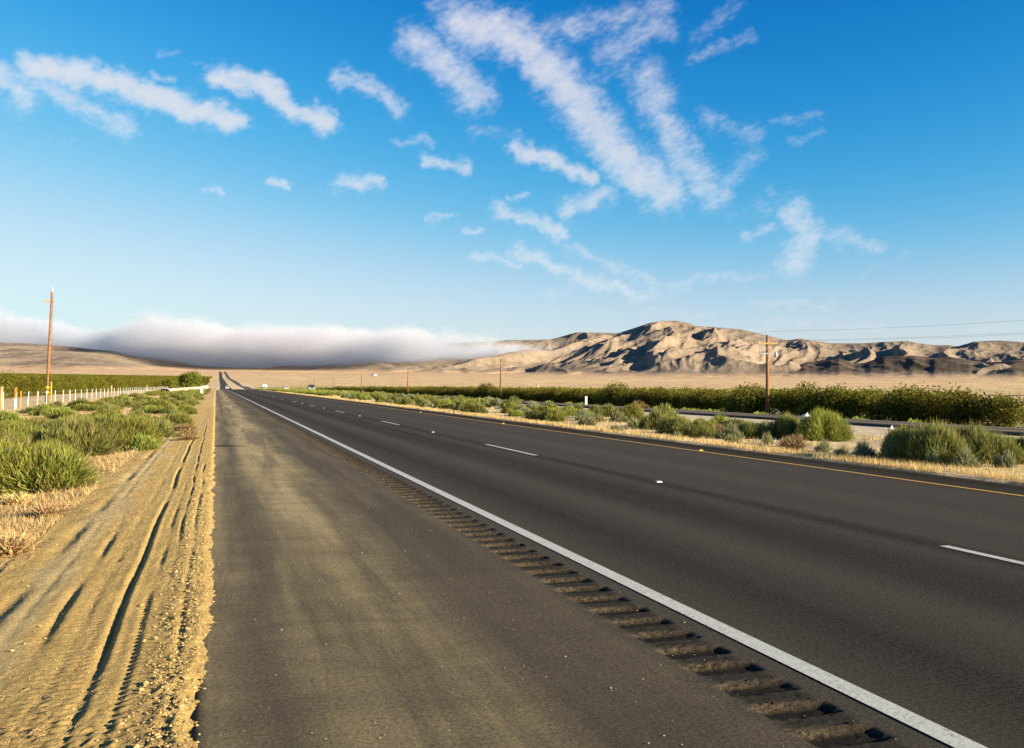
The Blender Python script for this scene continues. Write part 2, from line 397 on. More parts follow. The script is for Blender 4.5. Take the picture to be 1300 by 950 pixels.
# ------------------------------------------------------------------ asphalt
def asphalt(name, near):
    g = NG(name); p = g.pos(); sep = g.n("ShaderNodeSeparateXYZ"); g.L(p, sep.inputs[0]); x = sep.outputs[0]; y = sep.outputs[1]
    grit = g.n("ShaderNodeTexVoronoi"); grit.inputs["Scale"].default_value = 95; g.L(p, grit.inputs["Vector"])
    n = g.noise(p, 44, 5, .85); n2 = g.noise(p, 2.2, 5, .6)
    stretch = g.pos((1.0, .06, 1)); ns = g.noise(stretch, 2.4, 5, .6, .3)
    stretch2 = g.pos((1.0, .018, 1)); nb = g.noise(stretch2, 1.1, 2, .5)
    n5 = g.noise(p, 130, 4, .8)
    base = g.mix(g.rng(n, .42, .60), (.004, .0035, .003), (.082, .068, .052))
    base = g.mix(g.rng(n5, .45, .70, 0, .7), base, (.006, .005, .0045))
    # aggregate: pale chips among the binder
    chip = g.math('MULTIPLY', g.math('LESS_THAN', grit.outputs["Distance"], .30), g.math('GREATER_THAN', g.n("ShaderNodeSeparateColor").outputs[0], .0))
    sc = g.n("ShaderNodeSeparateColor"); g.L(grit.outputs["Color"], sc.inputs[0])
    chip = g.math('MULTIPLY', g.math('LESS_THAN', grit.outputs["Distance"], .32), g.math('GREATER_THAN', sc.outputs[0], .80))
    base = g.mix(g.math('MULTIPLY', chip, .85), base, (.13, .105, .08))
    if near:
        # lane wear: darker oily middles and paths, browner between
        dark = g.ramp(g.math('DIVIDE', g.math('ADD', x, g.math('MULTIPLY', g.math('SUBTRACT', nb, .5), .5)), 12.0),
                      [(0, .30), (.17, .35), (.222, .22), (.238, .25), (.262, .50), (.30, .88), (.345, .42), (.37, .30), (.41, .80), (.455, .86), (.487, .45), (.506, .70), (.518, 1.0), (.532, .72), (.548, .40), (.60, .50), (.66, .26), (.72, .50), (.79, .36), (.85, .50), (.875, .95), (.945, .9), (.96, .4), (1, .3)])
        d = g.math('MULTIPLY', g.rng(dark, .28, .92, 0, 1), g.rng(ns, .25, .75, .8, 1.2))
        base = g.mix(g.math('MULTIPLY', d, 1.0, clamp=True), g.mix(.50, base, (.082, .074, .064)), g.mix(.30, base, (.010, .0092, .0088)))
        # blown dust on the shoulder
        w1 = g.ramp(g.math('DIVIDE', g.math('ADD', x, g.math('MULTIPLY', g.math('SUBTRACT', g.noise(p, .8, 4), .5), .35)), 3.0),
                    [(0, .8), (.05, .55), (.11, .34), (.19, .85), (.30, 1.0), (.40, .80), (.47, .36), (.53, .22), (.66, .20), (.72, .22), (.76, .05), (1, 0)])
        wind = g.noise(g.pos((.55, 1.3, 1)), 1.7, 6, .72, 1.2)
        dn = g.math('MULTIPLY', g.rng(ns, .40, .58, .42, 1.0), g.rng(wind, .36, .62, .72, 1.15))
        dn = g.math('MULTIPLY', dn, g.rng(n, .34, .66, .30, 1.2))
        far = g.rng(y, 5, 14, .68, 1.0)
        base = g.mix(g.math('MULTIPLY', g.math('MULTIPLY', w1, dn), far, clamp=True), base, (.45, .36, .195))
        # dust lip at the shoulder end of the rumble cuts
        lip = g.math('MULTIPLY', g.math('MULTIPLY', g.rng(x, 2.20, 2.27), g.rng(x, 2.56, 2.29, .22, 1)), g.math('MULTIPLY', g.rng(n, .42, .60, 0, .85), g.attr('ridge', True)))
        base = g.mix(g.math('MULTIPLY', g.attr("groove", True), .9), base, (.012, .0105, .009))  # rumble band: dark cut asphalt, plus shade between the teeth painted in
        base = g.mix(lip, base, (.17, .13, .075))
        # damp-looking stain reaching in from the edge of the pavement
        st = g.math('MULTIPLY', g.math('MULTIPLY', g.rng(g.math('ABSOLUTE', g.math('SUBTRACT', y, g.math('SUBTRACT', 21.8, g.math('MULTIPLY', x, .2)))), .5, .12), g.rng(x, .85, .35)), .8)
        base = g.mix(st, base, (.03, .022, .016))
    else:
        d = g.ramp(g.math('DIVIDE', x, 10.0), [(0, .2), (.2, .5), (.35, .2), (.5, .7), (.65, .2), (.8, .5), (1, .2)])
        base = g.mix(g.math('MULTIPLY', d, .4), g.mix(.8, base, (.125, .105, .085)), g.mix(.5, base, (.07, .06, .05)))
    gh = g.math('MULTIPLY', grit.outputs["Distance"], -1)
    b = g.bump(gh, .8, .007); b = g.bump(n, 1.0, .022, b)
    g.bsdf(base, .9, .06, 0, b)
    return g.m
M_ROAD = asphalt("asphalt", True); M_ROAD2 = asphalt("older_asphalt", False)
ry = seam(list(np.arange(-8, 2.4, .2))+list(np.arange(2.4, 15, .0135))+list(np.arange(15, 34, .0205))+list(np.arange(34, 90, .05))+steps(90, 5200, .5, .02, 0))
rx = seam([-.13, -.05, 0, .3, .8, 1.4, 2.0, 2.12]+list(np.arange(2.18, 2.69, .02))+[2.72, 3.2, 4.5, 6.3, 8, 9.8, 10.8]+list(np.arange(10.86, 11.31, .05))+[11.5, 11.92])
X, Y = np.meshgrid(rx, ry); X = X.ravel(); Y = Y.ravel()
Z = P(np.abs(Y))+.0002*0
GR = np.zeros_like(X)
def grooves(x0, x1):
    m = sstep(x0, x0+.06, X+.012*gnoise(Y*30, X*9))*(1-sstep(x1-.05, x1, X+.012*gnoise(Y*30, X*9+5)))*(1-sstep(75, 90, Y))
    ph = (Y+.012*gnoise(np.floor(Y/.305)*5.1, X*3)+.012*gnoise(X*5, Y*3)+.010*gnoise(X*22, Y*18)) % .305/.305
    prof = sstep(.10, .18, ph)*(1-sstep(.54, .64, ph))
    GR[:] = np.maximum(GR, m*(.62+.38*prof))  # flat parts between the cuts darkened as well, as painted shade
    cr = sstep(.48, .56, ph)*(1-sstep(.68, .80, ph))
    tv = gnoise(np.floor(Y/.305)*3.7, X*0+2)
    return m*(-(.021+.007*tv)*prof+.004*gnoise(X*40, Y*30)+cr*.015*fbm(X*50, Y*60, 4, gain=.65)+.004*gnoise(X*90, Y*80)+.003*cr)
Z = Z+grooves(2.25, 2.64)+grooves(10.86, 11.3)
ph = Y % .305/.305; RG = np.clip(sstep(.46, .56, ph)*(1-sstep(.70, .82, ph)), 0, 1)*(X > 2.2)*(X < 2.66)
taper = np.where(X < 1.0, (1.0-X)*sstep(228, 262, Y)*.9, 0)
Xw = X+taper+C(Y)
Z = Z+np.clip((Y-900)/3000, 0, 1)*.5
Z = Z-np.where((rx[None, :].repeat(len(ry), 0).ravel() >= 11.9) | (rx[None, :].repeat(len(ry), 0).ravel() <= -.12), .09, 0)*(Y > -50)
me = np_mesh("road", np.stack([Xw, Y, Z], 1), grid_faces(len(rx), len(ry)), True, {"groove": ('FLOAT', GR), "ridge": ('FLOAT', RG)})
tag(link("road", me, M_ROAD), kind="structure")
# opposite carriageway
ry2 = seam(list(np.arange(-20, 300, 2.))+steps(300, 5200, 2, .02, 0)); rx2 = np.array([24.45, 24.5, 26.2, 29.8, 33.5, 34.3, 34.35])
X, Y = np.meshgrid(rx2, ry2); X = X.ravel(); Y = Y.ravel(); r = np.hypot(X, Y)
zz = np.interp(X, [24.4, 24.5, 34.3, 34.4], [-.1, .04, -.26, -.4])
Z = P(r)+zz*(1-sstep(1200, 2600, r))+.05+np.clip((Y-900)/3000, 0, 1)*.5
me = np_mesh("opposite_road", np.stack([X+C(Y), Y, Z], 1), grid_faces(len(rx2), len(ry2)), True)
tag(link("opposite_road", me, M_ROAD2), kind="structure")

# painted lines
def paint(name, col, dust):
    g = NG(name); p = g.pos(); n = g.noise(p, 60, 6, .8); n2 = g.noise(p, 6, 5, .7)
    f = g.math('MULTIPLY', g.rng(n, .47, .62, 0, .9), g.rng(n2, .35, .65, .35, 1))
    c = g.mix(f, col, dust); b = g.bump(n, .5, .003); g.bsdf(c, .6, .3, 0, b); return g.m
M_WHITE = paint("road_paint_white", (.46, .47, .42), (.10, .085, .065)); M_YEL = paint("road_paint_yellow", (.50, .29, .03), (.10, .07, .04))
def strips(name, rects, mat, lift=.005, z0f=None):
    V = []; Fc = []
    for x0, x1, y0, y1 in rects:
        yy = seam([y0]+[v for v in steps(max(y0, -8), y1, .5, .02, 0) if y0 < v < y1]+[y1])
        for i, y in enumerate(yy):
            z = float(P(abs(y)))+lift+max(0, (y-40))*6e-5+float(np.clip((y-900)/3000, 0, 1)*.5) if z0f is None else z0f(x0, y)
            V += [(x0+float(C(y)), y, z), (x1+float(C(y)), y, z)]
            if i: b = len(V)-4; Fc.append((b, b+1, b+3, b+2))
    return tag(link(name, np_mesh(name, V, Fc), mat), kind="structure")
strips("road_edge_line", [(2.775, 2.90, -8, 5200)], M_WHITE)
strips("road_lane_dashes", [(6.22, 6.32, 3.03+14.65*k, 6.69+14.65*k) for k in range(-1, 24)], M_WHITE)
strips("road_yellow_line", [(10.28, 10.38, -8, 5200)], M_YEL)
o2 = lambda x, y: float(P(math.hypot(x, y)))+np.interp(x, [24.5, 34.3], [.04, -.26])*(1-float(sstep(1200, 2600, abs(y))))+.075+float(np.clip((y-900)/3000, 0, 1)*.5)
strips("opposite_road_edge_line", [(32.0, 32.12, -20, 2500)], M_WHITE, z0f=o2)
strips("opposite_road_yellow_line", [(25.9, 26.02, -20, 2500)], M_YEL, z0f=o2)

# raised pavement markers, one for each gap between dashes
M_MARK = plain("marker_ceramic", (.52, .52, .50), .35, .5); M_LENS = plain("marker_lens", (.55, .5, .4), .2, .6); M_AMB = plain("marker_amber", (.75, .45, .06), .35, .5)
def marker(name, x, y, mat, lab, cat, grp):
    mb = MB(); b = .05; t = .032
    mb.add([(-b, -b, 0), (b, -b, 0), (b, b, 0), (-b, b, 0), (-t, -t, .017), (t, -t, .017), (t, t, .017), (-t, t, .017)],
           [(0, 1, 5, 4), (1, 2, 6, 5), (2, 3, 7, 6), (3, 0, 4, 7), (4, 5, 6, 7)])
    o = mb.build(name, mat); o.location = (x, y, float(P(y))+.004); return tag(o, lab, cat, grp)
for i, y in enumerate((12.3, 27.1, 41.9, 56.5, 71.2)):
    marker("pavement_marker", 6.29, y, M_MARK, ["white pavement marker on the lane line, nearest one, beside the watermark free dark lane", "white pavement marker on the lane line, second of the row", "white pavement marker on the lane line, third of the row", "white pavement marker on the lane line, fourth of the row", "white pavement marker on the lane line, farthest of the row"][i].replace(", beside the watermark free dark lane", " of the row"), "road marker", "white pavement markers along the lane line")
for i, y in enumerate((18.4, 33.3, 48.1)):
    marker("pavement_marker", 10.46, y, M_AMB, ["amber pavement marker beside the yellow line, nearest one", "amber pavement marker beside the yellow line, middle one", "amber pavement marker beside the yellow line, farthest one"][i], "road marker", "amber pavement markers along the yellow line")

# ------------------------------------------------------------------ clouds high in the sky
def azel(px, py):      # measured bearings of the clouds, in degrees
    d = Fv+R2*((px-650)/F)-U2*((py-430)/F); d.normalize()
    return math.degrees(math.atan2(d.x, d.y)), math.degrees(math.asin(d.z))
STR = [([(-40, 85), (0, 95), (30, 122)], 17, .75), ([(40, 84), (130, 100), (200, 125), (240, 140), (292, 152)], 15, 1.0), ([(30, 98), (90, 125), (160, 162)], 15, .62),
       ([(275, 98), (330, 106), (375, 140), (415, 156)], 14, .95), ([(430, 97), (465, 106), (510, 138)], 13, .6), ([(530, 55), (560, 75), (603, 122)], 25, .72),
       ([(585, 32), (650, 45), (700, 90), (750, 150), (790, 205), (845, 243)], 28, .85), ([(550, 8), (620, 8)], 14, .4), ([(680, 42), (760, 28), (845, 8)], 18, .5), ([(770, 65), (840, 35)], 20, .5),
       ([(740, 105), (830, 80)], 14, .35), ([(820, 100), (848, 165), (868, 205), (905, 245)], 26, .62), ([(880, 75), (955, 42)], 9, .36), ([(880, 55), (935, 5)], 12, .32),
       ([(895, 150), (955, 172)], 16, .38), ([(925, 225), (962, 190)], 14, .45), ([(980, 158), (1040, 146)], 9, .34), ([(1000, 182), (1040, 168)], 8, .34),
       ([(655, 190), (700, 203), (745, 225)], 12, .85), ([(722, 268), (770, 245)], 15, .66), ([(630, 268), (670, 277), (715, 297)], 11, .66), ([(655, 318), (700, 335), (740, 355), (800, 370)], 11, .6),
       ([(720, 315), (770, 332), (830, 362)], 11, .42), ([(605, 325), (660, 334)], 8, .5), ([(540, 205), (592, 213)], 10, .65), ([(435, 232), (478, 230)], 12, .7), ([(505, 180), (547, 180)], 8, .5),
       ([(345, 232), (360, 234)], 7, .7), ([(262, 243), (280, 245)], 6, .5), ([(540, 279), (575, 275)], 5, .5), ([(585, 293), (615, 293)], 6, .5), ([(600, 165), (655, 172)], 11, .34),
       ([(648, 252), (670, 247)], 6, .5), ([(1005, 272), (1028, 300), (1008, 332)], 23, .66), ([(1060, 300), (1110, 312)], 14, .45), ([(945, 300), (978, 290)], 8, .55), ([(925, 272), (975, 265)], 12, .3),
       ([(980, 243), (1008, 252)], 11, .34), ([(880, 356), (970, 350)], 9, .42), ([(800, 377), (880, 360)], 10, .4), ([(690, 376), (760, 356)], 10, .36), ([(955, 385), (1060, 390)], 6, .36),
       ([(1050, 410), (1120, 420)], 7, .32), ([(820, 396), (900, 402)], 6, .32), ([(975, 410), (1040, 404)], 6, .32), ([(1240, 418), (1310, 420)], 5, .3), ([(930, 420), (1010, 414)], 6, .3), ([(1090, 350), (1150, 325)], 6, .25),
       ([(200, 68), (225, 66)], 5, .35), ([(250, 84), (270, 82)], 4, .35), ([(190, 96), (225, 98)], 5, .5), ([(60, 180), (95, 182)], 5, .25)]
ca = np.arange(-22, 60, .085); ce = np.arange(1.5, 34, .085)
CA, CE = np.meshgrid(ca, ce); wa = CA+.75*fbm(CA*.8, CE*.8, 4)+.10*fbm(CA*3, CE*3+3, 3); we = CE+.60*fbm(CA*.8+40, CE*.8, 4)+.09*fbm(CA*3+20, CE*3, 3)
fld = np.zeros_like(CA)
for pts, w, s in STR:
    q = [azel(*t) for t in pts]; w = w*.0495*.92
    for (a0, e0), (a1, e1) in zip(q[:-1], q[1:]):
        k = math.cos(math.radians((e0+e1)/2)); dx, dy = (a1-a0)*k, e1-e0; L2 = dx*dx+dy*dy
        px = (wa-a0)*k; py = we-e0; t = np.clip((px*dx+py*dy)/L2, 0, 1)
        d2 = (px-t*dx)**2+(py-t*dy)**2; fld = np.maximum(fld, s*np.exp(-(d2/(w*w))*.75))
st = fbm(CA*1.1+CE*1.1, (CE-CA*.45)*3.2, 5)          # wind-combed texture
tx = .34*fbm(CA*.7+CE*.2, CE*1.15-CA*.25, 5, gain=.55)+.10*st
fib = fbm(CA*1.2+CE*1.6, (CE-CA*.45)*4.2, 5, gain=.62)
dens = sstep(.12, 1.22, fld*1.06+tx*np.sqrt(fld)+.50*fib*np.sqrt(fld)*(1.25-fld))*.80
shade = np.clip(.5+.5*fbm(CA*1.5, CE*1.5+11, 4), 0, 1)
RD = 5200./np.sin(np.radians(CE))          # a level layer 5.2 km up
Xd = RD*np.sin(np.radians(CA))*np.cos(np.radians(CE)); Yd = RD*np.cos(np.radians(CA))*np.cos(np.radians(CE)); Zd = RD*0+5200.
me = np_mesh("clouds", np.stack([Xd.ravel(), Yd.ravel(), Zd.ravel()], 1), grid_faces(len(ca), len(ce))[:, ::-1], True, {"cover": ('FLOAT', dens.ravel())})
g = NG("thin_cloud"); cv = g.attr("cover", True)
a = g.math('MULTIPLY', cv, .97, clamp=True)
df = g.n("ShaderNodeBsdfDiffuse"); df.inputs[0].default_value = (.40, .42, .45, 1)
tl = g.n("ShaderNodeBsdfTranslucent"); g.L(g.mix(g.rng(cv, .3, .9), (.70, .705, .72), (.57, .58, .61)), tl.inputs[0])  # thick cloud gets a darker colour: its self-shadow is painted in
mx1 = g.n("ShaderNodeAddShader"); g.L(df.outputs[0], mx1.inputs[0]); g.L(tl.outputs[0], mx1.inputs[1])
tr = g.n("ShaderNodeBsdfTransparent"); mx2 = g.n("ShaderNodeMixShader"); g.L(a, mx2.inputs[0]); g.L(tr.outputs[0], mx2.inputs[1]); g.L(mx1.outputs[0], mx2.inputs[2])
g.L(mx2.outputs[0], g.out.inputs[0])
tag(link("clouds", me, g.m), "streaks of thin white cloud scattered across the upper blue sky", "clouds", kind="stuff")

# ------------------------------------------------------------------ fog bank lying over the hills
FOG_AZ = 1.5
mb = MB(); mb.box(-2300, 2900, -700, 1900, 0, 760)
fog = mb.build("fog_bank", None)
fr = 6200.
fog.location = (fr*math.sin(R(FOG_AZ)), fr*math.cos(R(FOG_AZ)), 80); fog.rotation_euler = (0, 0, -R(FOG_AZ))
g = NG("fog"); p = g.pos(); sep = g.n("ShaderNodeSeparateXYZ"); g.L(p, sep.inputs[0]); x, y, z = sep.outputs
n = g.noise(p, .0030, 5, .6, .3); nn = g.math('ADD', g.math('SUBTRACT', n, .5), g.math('MULTIPLY', g.math('SUBTRACT', g.noise(p, .0085, 4, .65, .5), .5), .45))
top = g.math('MULTIPLY', g.ramp(g.math('ADD', g.math('DIVIDE', x, 4600.), .5), [(0, .74), (.12, .76), (.20, .70), (.27, .50), (.30, .44), (.335, .46), (.37, .56), (.44, .57), (.52, .49), (.60, .52), (.72, .52), (.85, .48), (1, .40)], 'EASE'), 560.)
bot = g.math('MULTIPLY', g.ramp(g.math('ADD', g.math('DIVIDE', x, 4600.), .5), [(0, .34), (.2, .26), (.3, .14), (.36, .06), (.55, .06), (.7, .14), (.85, .22), (1, .30)], 'EASE'), 560.)
dt = g.math('SUBTRACT', g.math('ADD', top, g.math('MULTIPLY', nn, 300.)), z)
wedge = g.math('MULTIPLY', g.math('MAXIMUM', g.math('SUBTRACT', 500., y), 0.), .13)
db = g.math('SUBTRACT', z, g.math('ADD', g.math('ADD', bot, wedge), g.math('MULTIPLY', nn, -90.)))
m = g.math('MULTIPLY', g.rng(dt, 0, 48), g.rng(db, -20, 90))
m = g.math('MULTIPLY', m, g.math('MULTIPLY', g.rng(x, -2290, -2100), g.rng(x, 2700, 1300)))
m = g.math('MULTIPLY', m, g.math('MULTIPLY', g.rng(g.math('SUBTRACT', y, g.math('MULTIPLY', g.rng(x, -700, -1300), 1500.)), -690, -300), g.rng(y, 1890, 1500)))
vol = g.n("ShaderNodeVolumePrincipled"); vol.inputs["Color"].default_value = (.80, .84, .91, 1); vol.inputs["Anisotropy"].default_value = .2
g.L(g.math('MULTIPLY', m, .0068), vol.inputs["Density"]); g.L(vol.outputs[0], g.out.inputs[1])
fog.data.materials.append(g.m); tag(fog, "long grey fog bank lying over the hills beyond the road", "fog bank", kind="stuff")
S.cycles.volume_step_rate = 1.0; S.cycles.volume_max_steps = 64

# ------------------------------------------------------------------ foliage
def leafmat(name, c1, c2, trans=.35, rough=.7):
    g = NG(name); oi = g.n("ShaderNodeObjectInfo"); t = g.attr("tint", True)
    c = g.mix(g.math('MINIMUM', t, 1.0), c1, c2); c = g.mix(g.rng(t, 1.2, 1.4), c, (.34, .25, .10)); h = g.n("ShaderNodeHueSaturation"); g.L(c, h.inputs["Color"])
    g.L(g.rng(oi.outputs["Random"], 0, 1, .483, .515), h.inputs["Hue"]); g.L(g.rng(oi.outputs["Random"], 0, 1, .78, 1.22), h.inputs["Value"])
    d = g.n("ShaderNodeBsdfDiffuse"); g.L(h.outputs[0], d.inputs[0])
    tl = g.n("ShaderNodeBsdfTranslucent"); g.L(h.outputs[0], tl.inputs[0])
    m = g.n("ShaderNodeMixShader"); m.inputs[0].default_value = trans; g.L(d.outputs[0], m.inputs[1]); g.L(tl.outputs[0], m.inputs[2])
    g.L(m.outputs[0], g.out.inputs[0]); return g.m
M_SHRUB = leafmat("shrub_green", (.055, .080, .016), (.36, .375, .08), .38)
M_SHRUBD = leafmat("shrub_dusky", (.055, .070, .022), (.31, .31, .09), .36)
M_SAGE = leafmat("shrub_pale", (.12, .15, .07), (.34, .36, .19), .3)
M_STRAW = leafmat("dry_straw", (.36, .24, .09), (.72, .55, .27), .3)
M_TWIG = leafmat("dead_brush", (.12, .08, .04), (.36, .25, .12), .2)
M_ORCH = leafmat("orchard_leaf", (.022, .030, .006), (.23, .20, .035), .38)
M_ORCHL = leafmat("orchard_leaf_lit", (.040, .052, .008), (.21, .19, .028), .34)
M_TREE = leafmat("tree_leaf", (.06, .08, .012), (.22, .21, .035), .35)
M_BARK = plain("bark", (.13, .10, .07), .9, .1); 

def blades(N, w, h, seed, up=.62, wid=.006, lenj=.35, hollow=.0, fan=1.0):
    """needle-like stems rising from a low crown: (verts, tris, tint)"""
    r = np.random.default_rng(seed)
    th = r.uniform(0, 2*np.pi, N); ph = np.arccos(1-r.uniform(0, 1, N)**.9*.97)*fan      # tilt from vertical
    L = 1-lenj*r.uniform(0, 1, N)**1.5
    lob = 1+.22*np.sin(th*3+seed)+.16*np.sin(th*5+2*seed)
    d = np.stack([np.sin(ph)*np.cos(th)*w/2*lob, np.sin(ph)*np.sin(th)*w/2*lob, np.cos(ph)*h], 1)
    s = r.uniform(.40, .84, N)[:, None]
    root = d*s*L[:, None]+r.normal(0, .035, (N, 3))*np.array([w, w, h*.6])
    tip = d*L[:, None]*1.0
    tip = tip+np.array([0, 0, 1])*(up*.16*h)*r.uniform(.3, 1.2, N)[:, None]+r.normal(0, .03*w, (N, 3))
    mid = (root+tip)/2+r.normal(0, .012*w, (N, 3))+np.stack([d[:, 0]*.06, d[:, 1]*.06, -d[:, 2]*.02], 1)
    side = np.cross(tip-root, r.normal(0, 1, (N, 3))); side /= np.linalg.norm(side, axis=1)[:, None]+1e-9
    wv = wid*r.uniform(.6, 1.5, N)[:, None]
    V = np.stack([root-side*wv*.5, root+side*wv*.5, mid+side*wv*.6, mid-side*wv*.6, tip], 1).reshape(-1, 3)
    V[:, 2] = np.maximum(V[:, 2], -.03)
    b = np.arange(N)[:, None]*5
    T = np.concatenate([b+[0, 1, 2], b+[0, 2, 3], b+[3, 2, 4]], 0)
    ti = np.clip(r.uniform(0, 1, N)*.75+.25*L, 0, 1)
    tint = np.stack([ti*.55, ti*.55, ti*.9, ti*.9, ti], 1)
    dry = r.uniform(0, 1, N) < (.07+.10*(np.sin(th*2+seed) > .75)); tint[dry] = 1.6; tint = tint.ravel()
    return V, T, tint
def core(w, h, seed):
    """dense twiggy heart of a shrub so that it is not see-through"""
    r = np.random.default_rng(seed+99); N = 260
    th = r.uniform(0, 2*np.pi, N); ph = np.arccos(r.uniform(0, 1, N)); s = r.uniform(.35, .70, N)
    c = np.stack([np.sin(ph)*np.cos(th)*w/2*s, np.sin(ph)*np.sin(th)*w/2*s, np.cos(ph)*h*s], 1)
    a = r.normal(0, 1, (N, 3)); a /= np.linalg.norm(a, axis=1)[:, None]; b = np.cross(a, r.normal(0, 1, (N, 3))); b /= np.linalg.norm(b, axis=1)[:, None]
    q = .045*w
    V = np.stack([c-a*q, c+b*q*.5, c+a*q, c-b*q*.5], 1).reshape(-1, 3); V[:, 2] = np.maximum(V[:, 2], -.02)
    i = np.arange(N)[:, None]*4
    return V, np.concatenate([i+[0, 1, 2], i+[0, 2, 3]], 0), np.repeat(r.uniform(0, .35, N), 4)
def join(*parts):
    V = []; T = []; A = []; o = 0
    for v, t, a in parts: V.append(v); T.append(t+o); A.append(a); o += len(v)
    return np.concatenate(V), np.concatenate(T), np.concatenate(A)
def shrub_mesh(name, N, w, h, seed, mat, wid, lobes=1, **kw):
    r = np.random.default_rng(seed); ps = []
    for k in range(lobes):
        n = N//lobes; a = r.uniform(0, 6.28); dd = 0 if k == 0 else r.uniform(.2, .33)
        f = 1 if lobes == 1 else r.uniform(.55, .85); ff = 1 if k == 0 else r.uniform(.6, .95)
        for q in (blades(n, w*f, h*ff, seed*7+k, wid=wid, **kw), core(w*f, h*ff, seed+k)):
            v = q[0]+np.array([math.cos(a)*dd*w, math.sin(a)*dd*w, 0]); ps.append((v, q[1], q[2]))
    V, T, A = join(*ps)
    V = V-np.array([np.median(V[:, 0]), np.median(V[:, 1]), 0]); V[:, :2] *= .5/np.percentile(np.hypot(V[:, 0], V[:, 1]), 93); V[:, 2] *= 1/np.percentile(V[:, 2], 97)
    me = np_mesh(name, V, T, False, {"tint": ('FLOAT', A)}); me.materials.append(mat); return me
# unit shrubs (1 m wide, 1 m high), scaled to size
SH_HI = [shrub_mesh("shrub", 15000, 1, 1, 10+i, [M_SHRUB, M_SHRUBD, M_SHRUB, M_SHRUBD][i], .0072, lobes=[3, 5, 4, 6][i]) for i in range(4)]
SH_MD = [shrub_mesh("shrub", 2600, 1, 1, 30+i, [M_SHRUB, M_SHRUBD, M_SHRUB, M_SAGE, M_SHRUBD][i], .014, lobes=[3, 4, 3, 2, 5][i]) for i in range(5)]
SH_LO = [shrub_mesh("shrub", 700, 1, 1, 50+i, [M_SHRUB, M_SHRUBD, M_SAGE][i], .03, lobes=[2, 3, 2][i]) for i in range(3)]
SAGE_HI = [shrub_mesh("sage", 1500, 1, 1, 70+i, M_SAGE, .016, lobes=3, up=.9, lenj=.6) for i in range(3)]
TUFT = [shrub_mesh("grass_tuft", 420, 1, 1, 80+i, M_STRAW, .014, lobes=1, fan=.55, lenj=.7) for i in range(3)]
DEAD = [shrub_mesh("dead_brush", 900, 1, 1, 90+i, M_TWIG, .012, lobes=2, lenj=.6) for i in range(2)]
used = []
def put(kind, me, x, y, w, h, label, cat, group, sink=.03):
    z = gz(x, y) if not (-8.3 < x < 0 and 2 < y < 58) else float(verge_z(x, y))
    o = link(kind, me, None, None, (x, y, z-sink), random.uniform(0, 6.28), (w*random.uniform(.95, 1.05), w*random.uniform(.95, 1.05), h))
    used.append((x, y, w)); return tag(o, label, cat, group)
LS = [(-2.5, 14.2, 1.3, .86), (-3.4, 16.3, 1.4, .95), (-2.75, 18.4, .86, .55), (-2.75, 20.8, 1.46, .94), (-2.15, 22.8, 1.43, .93), (-1.85, 25.2, .8, .68), (-1.15, 33.2, .8, .55), (-5.4, 31.0, 1.44, .53), (-6.3, 32.6, 1.0, .45), (-6.9, 56.4, 1.77, .53), (-8.4, 53.1, 2.4, .58), (-2.7, 49.2, 1.2, .55), (-1.2, 45.5, .85, .6), (-4.5, 18.4, 1.5, .8), (-3.9, 21.0, 1.4, .85), (-3.4, 23.8, 1.5, .8), (-5.6, 22.5, 1.7, .75), (-4.3, 26.6, 1.5, .7), (-3.0, 28.0, 1.3, .7), (-5.2, 15.6, 1.5, .9), (-2.3, 29.5, 1.0, .6)]
LSL = ["big green roadside shrub at the left picture edge, nearest to the camera", "tall green shrub at the left picture edge just behind the nearest one", "low dark green shrub tucked in front of the broad left clump", "broad bushy green shrub in the middle of the left clump", "tall rounded green shrub right of the broad one in the left clump", "small upright green shrub at the right end of the left clump", "shrub standing close to the pavement edge past the end of the ruts", "low spreading shrub on bare straw ground left of the big clump", "small low shrub at the left picture edge before the fence", "low wide shrub in front of the wooden pole", "very wide low shrub in front of the white fence posts", "medium green shrub halfway along the left verge", "round shrub beside the shoulder halfway to the white marker", "leafy shrub behind the nearest left edge shrub", "shrub hidden half behind the broad bushy one in the left clump", "shrub at the back of the left clump below the fence", "wide shrub at the left picture edge behind the front clump", "dusky shrub behind the left clump toward the fence", "green shrub at the far right back of the left clump", "tall shrub cut by the left picture edge behind the nearest one", "small shrub ending the left clump toward the road"]
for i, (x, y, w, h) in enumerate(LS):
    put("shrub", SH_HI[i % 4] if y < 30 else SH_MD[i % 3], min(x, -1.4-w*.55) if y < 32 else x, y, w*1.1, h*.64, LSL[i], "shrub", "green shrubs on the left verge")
RS_ = [(13.9, 15.8, 1.1, .74, 1), (14.0, 15.1, 1.5, .87, 3), (15.2, 15.2, 1.3, .81, 1), (15.7, 14.7, .9, .64, 0), (16.9, 22.9, 1.28, .92, 2), (16.5, 23.9, 1.1, .78, 1), (15.6, 24.2, 1.06, .52, 3), (18.0, 37.9, 1.25, .86, 0), (19.0, 43.0, 1.6, .64, 1), (20.1, 38.7, 1.55, .74, 1), (14.4, 26.7, 1.28, .62, 3), (14.1, 24.9, .96, .55, 1), (18.7, 32.9, .64, .34, 2), (16.8, 27.4, 1.02, .5, 1), (15.9, 24.9, .98, .5, 3), (14.2, 51.1, 1.19, .82, 0), (15.0, 60.1, 1.06, .64, 1), (19.6, 60.5, 1.53, .82, 1), (14.5, 40.9, 1.12, .48, 1), (13.9, 37.2, 1.23, .64, 2), (15.0, 44.3, .89, .5, 3), (20.2, 46.8, 1.14, .54, 1)]
